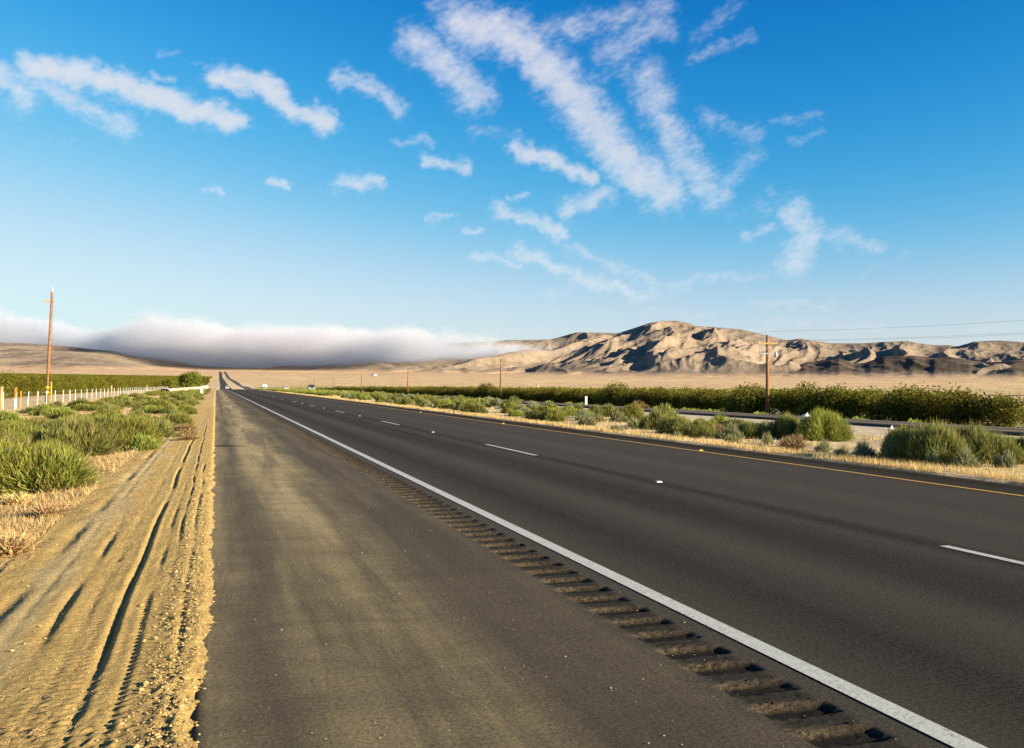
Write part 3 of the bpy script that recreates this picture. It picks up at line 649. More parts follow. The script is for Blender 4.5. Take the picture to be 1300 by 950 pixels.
RSL = ["left end of the large dark shrub mass at the right picture edge", "largest shrub of the dark mass near the right picture edge", "bushy shrub behind the largest one in the right edge mass", "rightmost shrub of the mass, cut by the right picture edge", "bright feathery shrub at the right end of the clump below the crossarm pole", "dense shrub left of the bright feathery one below the crossarm pole", "low dark shrub in shade at the left end of the clump below the pole", "bright green round shrub standing out in the median centre", "low dark mound shrub just left of the bright round shrub", "spreading dark shrub just right of the bright round shrub", "dusky shrub with straw at its foot in the median centre right", "small dense shrub at the road side of the median, centre right", "small round shrub alone on bare dirt near the far carriageway", "dark shrub between the centre clump and the one below the pole", "shrub adjoining the clump below the crossarm pole on its left", "round shrub at the median edge in the middle of the picture", "shrub just left of the round one at mid picture", "dark shrub behind the mid picture median edge", "dark shaded shrub in the median left of the white marker", "green shrub in the median in front of the white marker", "small shrub at the median edge between two larger ones", "low shrub near the far carriageway below the white marker"]
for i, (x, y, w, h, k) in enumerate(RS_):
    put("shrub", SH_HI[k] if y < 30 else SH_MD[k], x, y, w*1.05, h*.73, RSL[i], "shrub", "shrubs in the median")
SG = [(13.9, 33.2, .68, .36), (15.6, 36.2, .68, .34), (14.4, 23.6, .7, .36), (12.75, 27.9, .47, .2), (14.0, 21.1, .34, .3), (13.8, 18.5, .36, .24), (14.2, 17.6, .44, .27), (13.5, 16.6, .4, .28), (13.3, 15.7, .36, .3), (13.6, 14.7, .34, .3), (13.9, 14.2, .4, .3), (13.3, 17.2, .3, .2), (14.6, 14.0, .35, .28), (13.4, 21.9, .4, .2), (14.9, 31.0, .6, .33), (12.9, 24.1, .35, .18)]
ORD = ["first", "second", "third", "fourth", "fifth", "sixth", "seventh", "eighth", "ninth", "tenth", "eleventh", "twelfth", "thirteenth", "fourteenth", "fifteenth", "sixteenth"]
SG.sort(key=lambda q: -q[0]/q[1])
for i, (x, y, w, h) in enumerate(SG):
    put("sage", SAGE_HI[i % 3], x, y, w*1.0, h*.9, "small pale sage plant in the median, "+ORD[i]+" of its kind counted from the right", "sage plant", "pale sage plants in the median")
put("dead_brush", DEAD[0], 31.2, 63.9, 1.3, .5, "rusty brown bush beside the white marker post in front of the orchard", "bush", None)
DBL = ["brown dead brush between the large right edge shrubs and the feathery one", "wider dead brush just behind it, left of the large right edge shrubs", "dead brush among the median shrubs near the middle of the picture", "brown brush at the foot of the clump below the crossarm pole", "low brown brush by the pavement edge, middle one on the left verge", "farthest low brown brush by the pavement edge on the left verge", "nearest low brown brush lying by the pavement edge on the left verge"]
for i, (x, y, w, h) in enumerate([(13.5, 19.2, .55, .3), (14.1, 20.2, .6, .26), (14.3, 34.3, .7, .25), (15.5, 26.2, .7, .3), (-.75, 26.3, .7, .16), (-.85, 29.2, .8, .2), (-.6, 24.4, .6, .13)]):
    put("dead_brush", DEAD[i % 2], x, y, w, h, DBL[i], "dead brush", "dead brown brush beside the road")
# scattered smaller shrubs, thinning with distance
def free(x, y, w, k=.55): return all((x-a)**2+(y-b)**2 > ((w+c)*k)**2 for a, b, c in used)
cnt = 0; t = 0
while cnt < 118 and t < 6000:
    t += 1; y = 20+120*random.random()**1.4; x = -1.3-random.random()**1.1*min(8.6, .24*y+.6)
    if y < 34 and x < -4.6 and random.random() < .6: continue
    w = random.uniform(.6, 1.5)
    if not free(x, y, w, .44) or float(fbm(x*.22, y*.09, 2)) < -.22: continue
    me = SH_MD[random.choice([0, 1, 2, 4])] if y < 80 else SH_LO[random.choice([0, 1])]
    put("shrub", me, x, y, w, random.uniform(.24, .46), "low green shrub among many on the sandy verge before the left fence", "shrub", "small green shrubs on the left verge"); cnt += 1
cnt = 0; t = 0
while cnt < 140 and t < 9000:
    t += 1; y = 22+108*random.random()**1.35; x = 13.6+random.random()*(7.4 if y < 70 else 9.0)
    w = random.uniform(.45, 1.25)
    if y < 48 and x > 18.3: continue
    if y < 34 and random.random() < .6: continue
    if not free(x, y, w, .42): continue
    k = random.choice([0, 1, 2, 3, 3, 4])
    me = SH_MD[k] if y < 85 else SH_LO[{3: 2}.get(k, k % 2)]
    put("shrub", me, x, y, w, min(.55, w*random.uniform(.38, .55)), "low grey green shrub among many in the median between the carriageways", "shrub", "small shrubs in the median"); cnt += 1
# beyond that they run together: one object for each strip of small far shrubs
def far_shrubs(name, spots, label):
    V = []; T = []; A = []; o = 0
    src = [join(blades(130, 1, 1, 700+i, wid=.07), core(1, 1, 700+i)) for i in range(6)]
    for i, (x, y, w, h) in enumerate(spots):
        v, t, a = src[i % 6]; V.append(v*np.array([w, w, h])+np.array([x, y, gz(x, y)-.03])); T.append(t+o); A.append(a); o += len(v)
    return tag(link(name, np_mesh(name, np.concatenate(V), np.concatenate(T), False, {"tint": ('FLOAT', np.concatenate(A))}), M_SHRUB), label, "shrubs", kind="stuff")
far_shrubs("far_median_shrubs", [(13.5+random.random()*9.5+float(C(y)), y, random.uniform(.7, 1.7), random.uniform(.4, .8)) for y in (128+230*random.random()**1.1 for _ in range(420))], "low green shrubs running together far along the median")
far_shrubs("far_verge_shrubs", [(-1.4-random.random()*9+float(C(y)), y, random.uniform(.9, 1.9), random.uniform(.4, .65)) for y in (138+150*random.random() for _ in range(170))], "low green shrubs running together far along the left verge")
far_shrubs("orchard_side_shrubs", [(random.uniform(36.2, 42.5), 44+280*random.random()**1.3, random.uniform(.6, 1.7), random.uniform(.3, .55)) for _ in range(90)], "weedy little shrubs between the opposite carriageway and the orchard")

# dry straw grass: far too many blades to count
def grass(name, xy, hgt, wid, mat, label, lean=.5, zf=None):
    N = len(xy); r = np.random.default_rng(5+N); h = hgt*r.uniform(.45, 1.3, N)
    z = ground(xy[:, 0], xy[:, 1]) if zf is None else zf(xy)
    a = r.uniform(0, 6.28, N); l = np.abs(r.normal(0, lean, N))*h
    b = np.stack([xy[:, 0], xy[:, 1], z-.015], 1); tip = b+np.stack([np.cos(a)*l, np.sin(a)*l, h], 1)
    s = np.stack([-np.sin(a), np.cos(a), 0*a], 1)*wid[:, None]*.5 if hasattr(wid, '__len__') else np.stack([-np.sin(a), np.cos(a), 0*a], 1)*wid*.5
    V = np.stack([b-s, b+s, tip], 1).reshape(-1, 3); T = np.arange(N)[:, None]*3+[0, 1, 2]
    ti = np.repeat(r.uniform(0, 1, N), 3)
    me = np_mesh(name, V, T, False, {"tint": ('FLOAT', ti)})
    return tag(link(name, me, mat), label, "grass", kind="stuff")
N = 42000; r_ = rng
y = 9+190*r_.uniform(0, 1, N)**2.2; x = 11.95+np.abs(r_.normal(0, .55, N))+.12*gnoise(y*.8, y*0)
keep = fbm(x*1.2, y*.6, 3) > -.18; x, y = x[keep], y[keep]
grass("straw_fringe", np.stack([x, y], 1), np.clip(.13+0*x, .1, .3), .006+.00035*y, M_STRAW, "golden dry grass fringe along the paved edge of the median")
N = 60000; y = 11+170*r_.uniform(0, 1, N)**2; x = 12.6+r_.uniform(0, 10, N)
keep = (fbm(x*.5, y*.25, 4) > .02) & (x < 20.5); x, y = x[keep], y[keep]
grass("median_dry_grass", np.stack([x, y], 1), .13, .006+.0004*y, M_STRAW, "sparse dry yellow grass between the median shrubs", .8)
N = 80000; y = 6.2+150*r_.uniform(0, 1, N)**2; x = -1.5-r_.uniform(0, 1, N)**1.3*np.minimum(9.5, 1.2+.16*y)
keep = (fbm(x*.9, y*.4, 4) > -.10) & (x > -11.5); x, y = x[keep], y[keep]
def vz(xy): 
    a = ground(xy[:, 0], xy[:, 1]); b = verge_z(xy[:, 0], xy[:, 1]); m = (xy[:, 0] > -8) & (xy[:, 1] < 57.5); return np.where(m, b, a)
grass("verge_dry_grass", np.stack([x, y], 1), .085, .005+.0004*y, M_STRAW, "dry trampled straw grass left of the wheel ruts", 1.1, vz)
for i in range(70):
    y = 5+40*random.random()**1.5; x = -1.5-random.random()*min(5, .5+.15*y)
    if free(x, y, .3, .5): put("grass_tuft", TUFT[i % 3], x, y, random.uniform(.18, .4), random.uniform(.1, .26), "tuft of dry straw grass on the verge left of the wheel ruts", "grass tuft", "dry grass tufts on the left verge")
# dead stems lying across the foreground dirt
mb = MB()
for i in range(420):
    near = i < 150
    x = random.uniform(-1.5, -.5) if near else -1.35-1.6*random.random()**1.4; y = random.uniform(3.2, 4.7) if near else random.uniform(4.2, 15); a = random.uniform(0, 6.28); L = random.uniform(.03, .16)
    if i < 60: x = -1.15+random.gauss(0, .12); y = 4.25+random.gauss(0, .18)
    pts = []
    for j in range(6):
        xx, yy = x+math.cos(a)*L*j/5, y+math.sin(a)*L*j/5; a += random.gauss(0, .25); pts.append((xx, yy, float(verge_z(xx, yy))+.003+.018*math.sin(math.pi*j/5)*(L/.1)*random.uniform(.6, 1.2)))
    mb.tube(pts, [.0018, .0017, .0015, .0013, .001, .0007], 4, False)
tag(mb.build("dry_stems", plain("dry_stem", (.30, .21, .10), .9, .1, 0, .5, 25)), "litter of dry stems lying on the foreground dirt", "dry stems", kind="stuff")
# gravel and clods
def rocks(name, xy, size, zf, mat, label):
    r = np.random.default_rng(len(xy)); N = len(xy); bv = np.array([(1, 0, 0), (-1, 0, 0), (0, 1, 0), (0, -1, 0), (0, 0, 1), (0, 0, -1), (.6, .6, .5), (-.6, .6, .5), (.6, -.6, .5), (-.6, -.6, .5)])
    fc = np.array([(0, 6, 8), (2, 7, 6), (1, 9, 7), (3, 8, 9), (4, 6, 7), (4, 7, 9), (4, 9, 8), (4, 8, 6), (0, 2, 6), (2, 1, 7), (1, 3, 9), (3, 0, 8)])
    s = size*.38*r.uniform(.02, 1, N)**-.42
    V = bv[None]*s[:, None, None]*r.uniform(.6, 1.25, (N, 10, 3)); a = r.uniform(0, 6.28, N)
    c, sn = np.cos(a)[:, None], np.sin(a)[:, None]; V = np.stack([V[..., 0]*c-V[..., 1]*sn, V[..., 0]*sn+V[..., 1]*c, V[..., 2]*.75], 2)
    V += np.stack([xy[:, 0], xy[:, 1], zf(xy)+s*.25], 1)[:, None]
    T = (fc[None]+np.arange(N)[:, None, None]*10).reshape(-1, 3)
    return tag(link(name, np_mesh(name, V.reshape(-1, 3), T), mat), label, "gravel", kind="stuff")
M_CLOD = plain("clod", (.43, .305, .125), .95, .1, 0, .3, 40); M_GRAV = plain("gravel", (.30, .26, .20), .9, .2, 0, .5, 60)
N = 5200; y = 2.6+13*r_.uniform(0, 1, N)**2; x = -.14+r_.normal(0, .09, N); k = (x < .12); 
rocks("dirt_clods", np.stack([x[k], y[k]], 1), .0085, vz, M_CLOD, "crumbled clods of dirt along the pavement edge")
N = 2600; y = 2.6+20*r_.uniform(0, 1, N)**1.7; x = r_.uniform(-2.6, -.3, N); rocks("verge_gravel", np.stack([x, y], 1), .0065, vz, M_CLOD, "loose crumbs of dirt scattered over the verge")
N = 1500; y = 2.2+16*r_.uniform(0, 1, N)**1.5; x = r_.uniform(0, 2.7, N); rocks("shoulder_grit", np.stack([x, y], 1), .0045, lambda q: q[:, 0]*0+.001, M_GRAV, "fine grit scattered on the paved shoulder")

# ------------------------------------------------------------------ orchards
def leaf_cloud(N, fn, size, seed):
    r = np.random.default_rng(seed); c = fn(r, N)
    a = r.normal(0, 1, (N, 3)); a /= np.linalg.norm(a, axis=1)[:, None]; b = np.cross(a, r.normal(0, 1, (N, 3))); b /= np.linalg.norm(b, axis=1)[:, None]
    s = size*r.uniform(.6, 1.35, N)[:, None]
    V = np.stack([c-a*s, c+b*s*.45, c+a*s, c-b*s*.45], 1).reshape(-1, 3); i = np.arange(N)[:, None]*4
    return V, np.concatenate([i+[0, 1, 2], i+[0, 2, 3]], 0), np.repeat(np.clip(r.normal(.5, .28, N), 0, 1), 4)
def crown_fn(w, h0, h1, seed, lobes=9):
    q = np.random.default_rng(seed)
    cs = np.stack([q.uniform(-.30, .30, lobes)*w, q.uniform(-.34, .34, lobes)*w, h0+(h1-h0)*q.uniform(.16, .80, lobes)], 1)
    rs = q.uniform(.20, .32, lobes)*w
    def f(r, N):
        k = r.integers(0, lobes, N); d = r.normal(0, 1, (N, 3)); d /= np.linalg.norm(d, axis=1)[:, None]; d *= r.uniform(.5, 1.05, N)[:, None]
        p = cs[k]+d*rs[k][:, None]*np.array([1, 1, .8]); sh = r.uniform(0, 1, N) < .08       # stray shoots
        p[sh, 2] += r.uniform(.05, .25, sh.sum())*h1*.6
        p[:, 2] = np.clip(p[:, 2], .04, None); return p
    return f
def orchard_proto(seed, w, h, mat, N=1500, leaf=.085, trunk=.5):
    e = empty("orchard_tree", (0, 0, 0))
    V, T, A = leaf_cloud(N, crown_fn(w, -.12*h, h, seed, 13), leaf, seed); me = np_mesh("crown", V, T, False, {"tint": ('FLOAT', A)})
    link("crown", me, mat, e)
    mb = MB(); r = random.Random(seed)
    mb.tube([(0, 0, -.15), (.03, .02, trunk*.6), (0, .03, trunk+.1)], [.07, .055, .05], 7)
    for k in range(5):
        a = k*1.26+r.random(); rr_ = w*.3; mb.tube([(0, .02, trunk), (math.cos(a)*rr_*.5, math.sin(a)*rr_*.5, h*.45), (math.cos(a)*rr_, math.sin(a)*rr_, h*.75)], [.04, .025, .01], 5, False)
    mb.build("trunk", M_BARK, e, True)
    return e
def orchard_row(protos, spots, label, group, hs, first):
    for i, (x, y) in enumerate(spots):
        k = i % len(protos)
        if first and i < len(protos): o = protos[k]
        else: o = copy_tree(protos[k])
        o.location = (x, y, gz(x, y)-.02); o.rotation_euler = (0, 0, random.uniform(0, 6.28)); s = random.uniform(.88, 1.08)*(1.07 if 0 < x and y < 78 else 1)
        if random.random() < .06: s *= 1.16
        o.scale = (s*random.uniform(.9, 1.1), s*random.uniform(.95, 1.1), s*hs); tag(o, label, "tree", group)
PR = [orchard_proto(200+i, 3.6, 2.35, M_ORCH, 3800, .10, .3) for i in range(4)]
spotsR = []; y = 46.
while y < 500: spotsR.append((49+random.uniform(-.3, .3), y)); y += 2.15 if y < 200 else 3.0
rowR1 = spotsR[:146]
orchard_row(PR, rowR1, "leafy orchard tree in the long front row beyond the opposite carriageway", "orchard trees in the right front row", .92, True)
big = copy_tree(PR[1]); big.location = (47.9, 62.8, gz(48, 62.8)); big.scale = (1.35, 1.35, 1.30); tag(big, "taller spreading orchard tree breaking the right front row, right of the crossarm pole", "tree")
for (x_, y_, s_, lb) in ((48.5, 76, 1.2, "slightly taller orchard tree just right of the crossarm pole"), (48.4, 106, 1.28, "taller bushy orchard tree behind the white marker post"), (48.6, 165, 1.3, "taller orchard tree just right of the second utility pole"), (48.6, 55.5, 1.15, "slightly taller orchard tree near the right picture edge")):
    b_ = copy_tree(PR[2]); b_.location = (x_, y_, gz(x_, y_)); b_.scale = (s_*.95, s_*.95, s_*.98); tag(b_, lb, "tree")
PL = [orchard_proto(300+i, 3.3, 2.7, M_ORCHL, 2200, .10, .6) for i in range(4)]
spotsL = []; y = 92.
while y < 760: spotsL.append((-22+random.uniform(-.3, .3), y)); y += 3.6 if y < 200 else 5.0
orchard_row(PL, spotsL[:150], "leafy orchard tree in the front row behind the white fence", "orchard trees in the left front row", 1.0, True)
# the rows behind, too many to count
def rows_stuff(name, spots, w, h, leaf, nl, mat, label):
    V = []; T = []; A = []; o = 0
    var = [leaf_cloud(nl, crown_fn(w, .2*h, h, 400+i, 8), leaf, 400+i) for i in range(5)]
    for i, (x, y) in enumerate(spots):
        v, t, a = var[i % 5]; s = random.uniform(.85, 1.1); V.append(v*s+np.array([x, y, gz(x, y)])); T.append(t+o); A.append(a); o += len(v)
    return tag(link(name, np_mesh(name, np.concatenate(V), np.concatenate(T), False, {"tint": ('FLOAT', np.concatenate(A))}), mat), label, "orchard", kind="stuff")
sp = [(49+5.5*k+random.uniform(-.3, .3), y+random.uniform(-.5, .5)) for k in range(1, 9) for y in np.arange(50+6*k, 440 if k > 2 else 500, 3.0)]+[(49, q_) for q_ in np.arange(446, 500, 3.)]
rows_stuff("right_orchard_rows", sp, 3.6, 2.15, .17, 260, M_ORCH, "rows of orchard trees behind the right front row")
sp = [(-22-6*k+random.uniform(-.3, .3), y+random.uniform(-.5, .5)) for k in range(1, 12) for y in np.arange(90+22*k, 700, 5.0)]
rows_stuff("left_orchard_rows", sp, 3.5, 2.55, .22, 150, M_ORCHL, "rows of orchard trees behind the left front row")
# farther blocks on the rising plain: rows as ragged hedges
def far_rows(name, x0, x1, dx, y0, y1, h, w, mat, label, seed):
    V = []; Fc = []; Ti = []; o = 0; r = np.random.default_rng(seed)
    for x in np.arange(x0, x1, dx):
        yy = np.arange(y0, y1, 14.); n = len(yy); xc = x+C(yy); z = ground(xc, yy)
        prof = [(-.5, 0), (-.45, .65), (-.15, 1.), (.2, .97), (.5, .6), (.5, 0)]
        P_ = np.stack([np.stack([xc+a*w*r.uniform(.75, 1.2, n), yy, z+b*h*r.uniform(.7, 1.15, n)], 1) for a, b in prof], 1); m = len(prof)
        V.append(P_.reshape(-1, 3)); i = (np.arange(n-1)[:, None]*m+np.arange(m-1)[None]).ravel()
        Fc.append(np.stack([i, i+1, i+1+m, i+m], 1)+o); o += n*m; Ti.append(np.clip(r.normal(.5, .3, n*m), 0, 1))
    me = np_mesh(name, np.concatenate(V), np.concatenate(Fc), False, {"tint": ('FLOAT', np.concatenate(Ti))})
    return tag(link(name, me, mat), label, "orchard", kind="stuff")
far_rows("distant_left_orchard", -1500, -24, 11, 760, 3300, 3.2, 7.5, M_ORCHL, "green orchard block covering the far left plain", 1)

# ------------------------------------------------------------------ round tree and far tree belt
def tree(x, y, w, h, label, seed, N=7000, leaf=.28):
    e = empty("tree", (x, y, gz(x, y)))
    V, T, A = leaf_cloud(N, crown_fn(w, .05*h, h*.93, seed, 16), leaf, seed); link("crown", np_mesh("crown", V, T, False, {"tint": ('FLOAT', A)}), M_TREE, e)
    mb = MB(); mb.tube([(0, 0, -.3), (.1, 0, h*.25), (0, .1, h*.5)], [.35, .28, .2], 8)
    for k in range(6):
        a = k*1.05; mb.tube([(0, 0, h*.3), (math.cos(a)*w*.2, math.sin(a)*w*.2, h*.5), (math.cos(a)*w*.35, math.sin(a)*w*.35, h*.75)], [.15, .1, .04], 6, False)
    mb.build("trunk", M_BARK, e, True); return tag(e, label, "tree")
tree(-9.2, 352, 8.6, 6.6, "large round green tree on the left beside the road in the distance", 501)
tree(-4.6, 385, 4.4, 5.2, "smaller round tree at the right side of the large round one", 502, 3500)
tree(-16.0, 340, 4.0, 4.2, "low bushy tree at the left side of the large round one", 503, 2500)

# ------------------------------------------------------------------ utility poles and wires
M_POLE = plain("weathered_pole", (.22, .105, .045), .85, .2, 0, .35, 6); M_ARM = plain("crossarm_wood", (.40, .24, .10), .8, .2); M_GREY = plain("galvanised", (.20, .21, .21), .45, .5, .3)
M_INS = plain("insulator", (.42, .43, .43), .3, .5); M_YP = plain("yellow_guard", (.60, .42, .02), .5, .4); M_WIRE = plain("wire_metal", (.16, .16, .17), .5, .4, .4)
def pole_big(x, y, h, label, rich):
    e = empty("utility_pole", (x, y, gz(x, y)), -YAW*.0+R(-8))
    mb = MB(); mb.tube([(0, 0, -.3), (0, 0, h*.5), (0, 0, h)], [.17, .145, .11], 10); mb.build("pole", M_POLE, e, True)
    zc = h-.75; b = MB(); b.box(-.95, .95, -.20, -.10, zc-.06, zc+.06, 0); b.build("crossarm", M_ARM, e)
    for sx in (-.85, -.35, .85):
        b = MB(); b.tube([(sx, -.15, zc+.06), (sx, -.15, zc+.12), (sx, -.15, zc+.16), (sx, -.15, zc+.24)], [.02, .05, .06, .03], 8); b.build("insulator", M_INS, e, True)
    b = MB(); b.tube([(0, 0, h), (0, 0, h+.1), (0, 0, h+.22), (0, 0, h+.3)], [.03, .03, .06, .03], 8); b.build("insulator", M_INS, e, True)
    for sx in (-1, 1):
        b = MB(); b.tube([(sx*.7, -.13, zc-.06), (sx*.1, -.14, zc-.5)], .022, 6); b.build("brace", M_GREY, e)
    if rich:
        z2 = h-1.65; b = MB(); b.box(-.95, .85, -.20, -.10, z2-.05, z2+.05); b.build("lower_crossarm", M_GREY, e)
        for sx in (-.8, -.6):
            b = MB(); b.tube([(sx, -.15, z2+.05), (sx, -.15, z2+.3), (sx+.05, -.18, z2+.42)], [.04, .05, .02], 8); b.build("fuse_cutout", M_INS, e, True)
        b = MB(); b.tube([(.72, -.15, z2-.32), (.72, -.15, z2+.1), (.72, -.15, z2+.2)], [.13, .13, .05], 12); b.build("canister", M_INS, e, True)
        b = MB(); b.tube([(-.3, -.2, zc+.2), (-.45, -.2, zc+.42), (-.3, -.2, zc+.3)], .025, 6); b.build("jumper_wire", M_GREY, e)
    return tag(e, label, "utility pole", "utility poles beyond the opposite carriageway")
PX = 46.5; PH = 7.15
ord_ = ["nearest wooden utility pole with two crossarms, in front of the right orchard", "second utility pole, next beyond the crossarm pole", "third utility pole along the right orchard", "fourth utility pole along the right orchard", "fifth utility pole along the right orchard", "sixth utility pole, near the left end of the right orchard", "seventh utility pole, thin against the far plain", "eighth utility pole, faint against the far plain", "ninth and faintest utility pole on the far plain"]
ysp = [70.0+72.6*1.12*k*.98 for k in range(9)]
tops = []
for k, yy in enumerate(ysp):
    pole_big(PX+float(C(yy)), yy, PH, ord_[k], k == 0); tops.append((PX+float(C(yy)), yy))
tops = [(PX, ysp[0]-80), ] + tops
pole_big(PX, ysp[0]-80, PH, "utility pole outside the picture on the right", True) if False else None
for j, (dx, dz, lab) in enumerate(((0, .3, "topmost thin power wire strung between the right utility poles"), (-.85, -.5, "left thin power wire strung between the right utility poles"), (.85, -.5, "right thin power wire strung between the right utility poles"))):
    mb = MB()
    for (x0, y0), (x1, y1) in zip(tops[:-1], tops[1:]):
        z0, z1 = gz(x0, y0)+PH+dz, gz(x1, y1)+PH+dz; pts = []
        for t in np.linspace(0, 1, 9): pts.append((x0+(x1-x0)*t+dx, y0+(y1-y0)*t, z0+(z1-z0)*t-4*.9*t*(1-t)))
        mb.tube(pts, .0055, 4, False)
    tag(mb.build("power_wire", M_WIRE), lab, "wire", "power wires on the right")
# left pole, leaning a little to the right
lx, ly = -13.0, 82.
e = empty("utility_pole", (lx, ly, gz(lx, ly))); e.rotation_euler = (0, R(.75), 0)
LH = 9.0
mb = MB(); mb.tube([(0, 0, -.4), (0, 0, LH*.5), (0, 0, LH)], [.12, .105, .085], 10); mb.build("pole", M_POLE, e, True)
mb = MB(); mb.tube([(0, 0, LH), (0, 0, LH+.1), (0, 0, LH+.34), (0, 0, LH+.44)], [.10, .09, .07, .03], 10); mb.build("cap", M_INS, e, True)
mb = MB(); mb.box(-.62, -.10, -.06, .06, LH-.86, LH-.72); mb.build("stub_arm", M_ARM, e)
for zz in (.75, 1.15):
    mb = MB(); mb.tube([(0, 0, zz), (0, 0, zz+.14)], .165, 12); mb.build("yellow_band", M_YP, e, True)
mb = MB(); mb.tube([(.34, -.1, 0), (.30, -.1, 1.7)], .045, 8); mb.build("guy_guard", M_YP, e, True)
mb = MB(); mb.tube([(.30, -.1, 1.7), (.1, -.05, LH-.5)], .012, 5); mb.build("guy_wire", M_WIRE, e)
tag(e, "tall bare wooden pole with yellow bands rising behind the left fence", "utility pole")

# ------------------------------------------------------------------ left fence
M_TP = plain("white_post", (.62, .62, .60), .5, .4); M_WOOD = plain("old_post_wood", (.42, .24, .12), .85, .2); M_ORA = plain("orange_marker", (.60, .17, .02), .5, .4)
FX = -12.0
f = empty("wire_fence", (FX, 58, gz(FX, 58)))
fy = 50.; k = 0; z00 = f.location.z
proto = None
while k < 58 and fy < 262:
    z = gz(FX, fy)-z00; mb = MB(); hh = 1.0
    mb.box(-.022, .022, -.02, .02, -.3, hh); mb.box(-.008, .008, -.05, -.02, -.2, hh)
    if proto is None: o = mb.build("post", M_TP, f); proto = o
    else: o = proto.copy(); COL.objects.link(o); o.parent = f
    o.location = (random.uniform(-.04, .04), fy-58, z); o.rotation_euler = (random.uniform(-.03, .03), random.uniform(-.04, .04), 0); fy += 3.7; k += 1
for zz in (.30, .58, .9):
    mb = MB(); mb.tube([(0, yy-58, gz(FX, yy)-z00+zz) for yy in np.arange(50, 262, 7.4)], .006, 4, False); mb.build("wire", M_GREY, f)
for yy in (60.5, 120., 180.):
    mb = MB(); mb.tube([(0, yy-58, -.3), (0, yy-58, 1.35)], [.10, .085], 9); mb.build("wooden_post", M_WOOD, f, True)
tag(f, "long wire fence on white steel posts along the left verge", "fence")
def paddle(x, y, h, w, top, low, label, name="marker_post", split=.5):
    e = empty(name, (x, y, gz(x, y)), 0); mb = MB(); mb.box(-w/2, w/2, -.015, .015, -.15, h*split); mb.build("stake", low, e)
    mb = MB(); mb.prism([(-w/2, h*split), (w/2, h*split), (w/2, h-.03), (w/2-.02, h), (-w/2+.02, h), (-w/2, h-.03)], -.02, .02, 'y'); mb.build("reflector_panel", top, e)
    return tag(e, label, "marker post")
paddle(-11.3, 60.8, 1.30, .095, M_ORA, M_TP, "marker post with an orange top and white base by the left fence")
paddle(-11.6, 64.0, 1.05, .07, M_ORA, M_WOOD, "short orange marker stake right of the wooden fence post", split=.6)
paddle(-1.75, 128, .85, .32, M_TP, M_TP, "white paddle marker standing in the shrubs left of the shoulder", split=.3)
paddle(35.2, 84.5, .95, .22, M_TP, M_TP, "white paddle marker in front of the right orchard", split=.45)

# ------------------------------------------------------------------ roadside bits
M_RAIL = plain("white_rail", (.68, .68, .66), .5, .4)
e = empty("concrete_barrier", (-3.1, 286, 0.12), R(80))
mb = MB(); mb.prism([(-.32, 0), (.32, 0), (.32, .12), (.14, .38), (.10, .80), (-.10, .80), (-.14, .38), (-.32, .12)], -.9, .9, 'y'); mb.build("concrete_block", M_RAIL, e)
mb = MB(); mb.box(-.34, .34, -.88, .88, -.5, -.002); mb.build("footing", M_GREY, e)
tag(e, "short white concrete block at the end of the pale berm below the round tree", "barrier")
mb = MB(); n = 34
V = []; Fc = []
for i in range(n):
    t = i/(n-1); y_ = 168+t*118; x_ = -8.3+t*5.3; top = .50+t*.30+.05*math.sin(i*1.9)
    for a, b in ((-1.6, -.6), (-.6, top), (.5, top-.03), (1.5, -.6)): V.append((x_+a, y_, b))
for i in range(n-1):
    for j in range(3): q = i*4+j; Fc.append((q, q+1, q+5, q+4))
me = np_mesh("berm", V, Fc, True, {"tone": ('FLOAT_COLOR', rgba(np.tile([.60, .47, .33], (len(V), 1))))}); tag(link("berm", me, M_EARTH), kind="structure")
# white sack by the opposite carriageway
M_SACK = plain("white_plastic", (.66, .66, .66), .4, .4); M_DARKP = plain("tied_neck", (.5, .5, .5), .5, .3)
def sack(x, y, w, h, label):
    e = empty("plastic_sack", (x, y, gz(x, y))); r = np.random.default_rng(int(x*10)); nu, nv = 18, 10; V = []
    for j in range(nv+1):
        t = j/nv; ph = math.pi*t
        for i in range(nu):
            a = 2*math.pi*i/nu; k = 1+.10*math.sin(3*a+2*t*5)+.06*r.normal(); V.append((math.cos(a)*math.sin(ph)*w*.55*k, math.sin(a)*math.sin(ph)*w*.4*k, h*(.5-.5*math.cos(ph))))
    Fc = [(j*nu+i, j*nu+(i+1) % nu, (j+1)*nu+(i+1) % nu, (j+1)*nu+i) for j in range(nv) for i in range(nu)]
    link("bag", np_mesh("bag", V, Fc, True), M_SACK, e)
    mb = MB(); mb.tube([(0, 0, h*.97), (.02, 0, h*1.08), (.06, 0, h*1.2)], [.04, .02, .06], 8); mb.build("neck", M_DARKP, e, True)
    return tag(e, label, "sack")
sack(35.3, 48.9, .62, .30, "white plastic sack lying beside the opposite carriageway left of the crossarm pole")
sack(23.2, 27.2, .17, .09, "small white scrap of litter on bare dirt right of the bright feathery shrub")

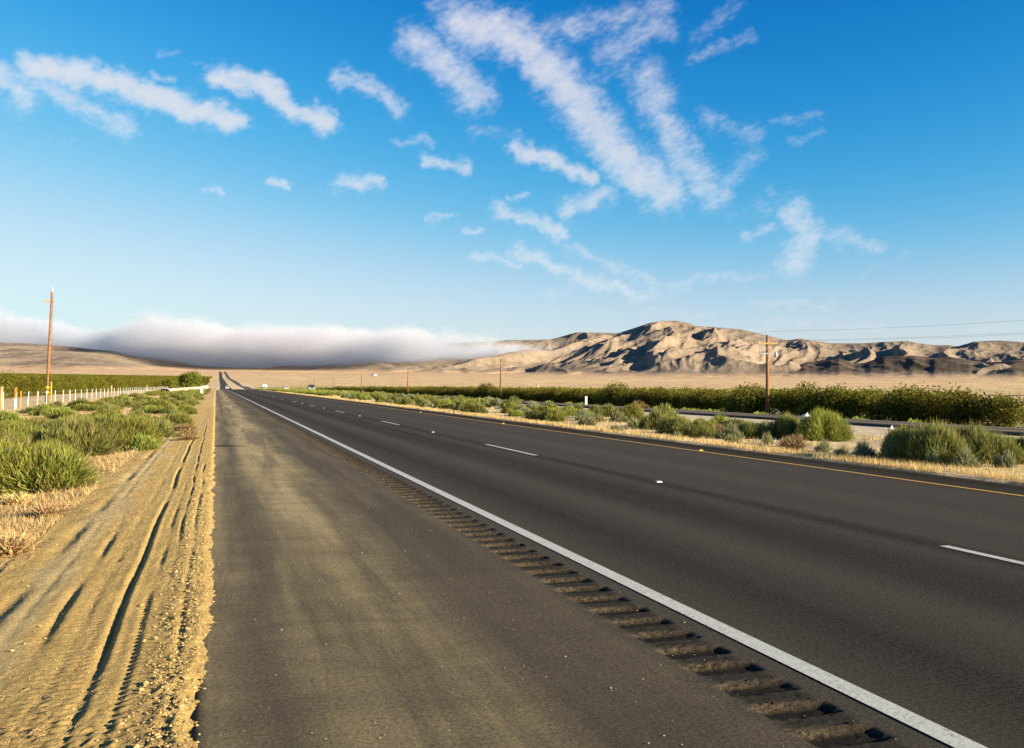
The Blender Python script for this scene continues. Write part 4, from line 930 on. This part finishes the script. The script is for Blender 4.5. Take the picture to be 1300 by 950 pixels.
# ------------------------------------------------------------------ vehicles
M_GLASS = plain("dark_glass", (.03, .035, .04), .15, .6); M_TYRE = plain("tyre", (.02, .02, .02), .8, .2); M_RIM = plain("rim", (.45, .45, .46), .35, .5, .5); M_TAIL = plain("red_lamp", (.45, .02, .015), .3, .5)
M_HEAD = plain("lamp_glass", (.75, .75, .72), .2, .6); M_CW = plain("car_white", (.80, .80, .80), .35, .5, 0, .03); M_CD = plain("car_dark_red", (.13, .02, .02), .35, .5, 0, .03); M_CB = plain("car_dark_blue", (.05, .07, .10), .3, .5, 0, .03); M_BUMP = plain("bumper", (.04, .04, .045), .6, .3)
def wheels(e, ws, rad=.33, track=.78, wid=.22):
    for y_ in ws:
        for sx in (-1, 1):
            mb = MB(); mb.tube([(sx*(track-wid/2), y_, rad), (sx*(track+wid/2), y_, rad)], rad, 16); w_ = mb.build("wheel", M_TYRE, e)
            mb = MB(); mb.tube([(sx*(track+wid/2), y_, rad), (sx*(track+wid/2+.02), y_, rad)], rad*.6, 12); mb.build("rim", M_RIM, w_)
def lamps(e, y_, z, sx_, mat, name, s=1):
    for sx in (-1, 1):
        mb = MB(); mb.box(sx*sx_-.14, sx*sx_+.14, min(y_, y_+.03*s), max(y_, y_+.03*s), z-.09, z+.09); mb.build(name, mat, e)
def suv(x, y, heading, body, label, cat="car"):
    e = empty("car", (x, y, gz(x, y)+.03), heading)
    lo_ = [(-2.25, .45), (-2.3, .75), (-2.2, 1.0), (-1.2, 1.05), (.9, 1.05), (2.0, .92), (2.25, .7), (2.25, .42), (1.95, .32), (-1.95, .32)]
    mb = MB(); mb.prism(lo_[::-1], -.9, .9, 'x'); mb.build("body", body, e)
    mb = MB(); up_ = [(-2.1, 1.03), (-1.85, 1.60), (-1.5, 1.68), (.1, 1.68), (.95, 1.04)]; mb.prism([(a*.985, b-.02) for a, b in up_][::-1], -.76, .76, 'x'); mb.build("cabin_glass", M_GLASS, e)
    mb = MB(); mb.prism([(-1.85, 1.61), (-1.5, 1.72), (.1, 1.72), (.2, 1.62)][::-1], -.78, .78, 'x'); mb.build("roof", body, e)
    mb = MB(); mb.box(-.88, .88, 2.255, 2.34, .38, .58); mb.build("bumper", M_BUMP, e); mb = MB(); mb.box(-.88, .88, -2.40, -2.31, .38, .58); mb.build("bumper", M_BUMP, e)
    wheels(e, (-1.4, 1.4)); lamps(e, -2.34, .86, .72, M_TAIL, "tail_light", -1); lamps(e, 2.26, .70, .68, M_HEAD, "headlight")
    return tag(e, label, cat)
suv(5.2, 455, 0, M_CW, "white car driving away in the near lane, far down the road")
def pickup(x, y, heading, body, label):
    e = empty("pickup", (x, y, gz(x, y)+.06), heading)
    mb = MB(); mb.prism([(-2.6, .5), (-2.6, 1.05), (.9, 1.08), (2.4, 1.0), (2.6, .8), (2.6, .45)][::-1], -.95, .95, 'x'); mb.build("body", body, e)
    mb = MB(); mb.prism([(-.7, 1.07), (-.55, 1.75), (.65, 1.75), (1.25, 1.07)][::-1], -.82, .82, 'x'); mb.build("cabin_glass", M_GLASS, e)
    mb = MB(); mb.prism([(-.58, 1.76), (-.5, 1.84), (.6, 1.84), (.68, 1.76)][::-1], -.84, .84, 'x'); mb.build("roof", body, e)
    mb = MB(); mb.box(-.9, .9, 2.605, 2.70, .42, .66); mb.build("bumper", M_RIM, e); wheels(e, (-1.6, 1.65), .38, .82, .25); lamps(e, 2.61, .84, .74, M_HEAD, "headlight"); lamps(e, -2.64, .84, .8, M_TAIL, "tail_light", -1)
    return tag(e, label, "pickup")
pickup(27.8, 285, math.pi, M_CB, "dark pickup on the opposite carriageway in front of the orchard")
def boxtruck(x, y, heading, label, L=7.0):
    e = empty("box_truck", (x, y, gz(x, y)+.06), heading)
    mb = MB(); mb.box(-1.2, 1.2, -L/2, L/2-1.9, .95, 3.5); mb.build("cargo_box", M_CW, e)
    mb = MB(); mb.box(-.5, .5, -L/2+.2, L/2-.3, .55, .94); mb.build("chassis", M_BUMP, e)
    mb = MB(); y0 = L/2-1.8; mb.prism([(y0, .6), (y0, 2.5), (y0+.9, 2.5), (y0+1.35, 1.6), (y0+1.9, 1.4), (y0+1.95, .6)][::-1], -1.05, 1.05, 'x'); mb.build("cab", M_CW, e)
    mb = MB(); mb.prism([(y0+.93, 2.42), (y0+1.36, 1.66), (y0+1.40, 1.68), (y0+.97, 2.44)][::-1], -.95, .95, 'x'); mb.build("windscreen", M_GLASS, e)
    mb = MB(); mb.box(-1.1, 1.1, y0+1.96, y0+2.06, .5, .8); mb.build("bumper", M_RIM, e); wheels(e, (-L/2+1.4, L/2-1.1), .45, .85, .28); lamps(e, y0+1.96, 1.05, .8, M_HEAD, "headlight"); lamps(e, -L/2-.04, .8, .95, M_TAIL, "tail_light", -1)
    return tag(e, label, "truck")
suv(28.4, 398, math.pi, M_CW, "white car on the opposite carriageway left of the dark pickup")
boxtruck(27.6, 560, math.pi, "white box truck on the opposite carriageway, farthest of the oncoming vehicles")
# tiny white farm sheds on the far plain
def shed(x, y, w, d, h, label):
    e = empty("farm_shed", (x, y, gz(x, y)), R(20)); mb = MB(); mb.box(-w/2, w/2, -d/2, d/2, -1, h); mb.build("wall", M_RAIL, e)
    mb = MB(); mb.prism([(-w/2-.4, h+.01), (w/2+.4, h+.01), (0, h+w*.22)], -d/2-.4, d/2+.4, 'y'); mb.build("roof", M_GREY, e)
    mb = MB(); mb.box(-1.6, 1.6, -d/2-.06, -d/2-.01, 0, 3); mb.build("door", M_GREY, e); return tag(e, label, "shed")
shed(690, 4180, 13, 20, 5, "tiny white shed far across the plain in front of the fog")
shed(533, 1500, 3.2, 3.2, 2.4, "tiny white hut on the plain above the second utility pole's orchard")
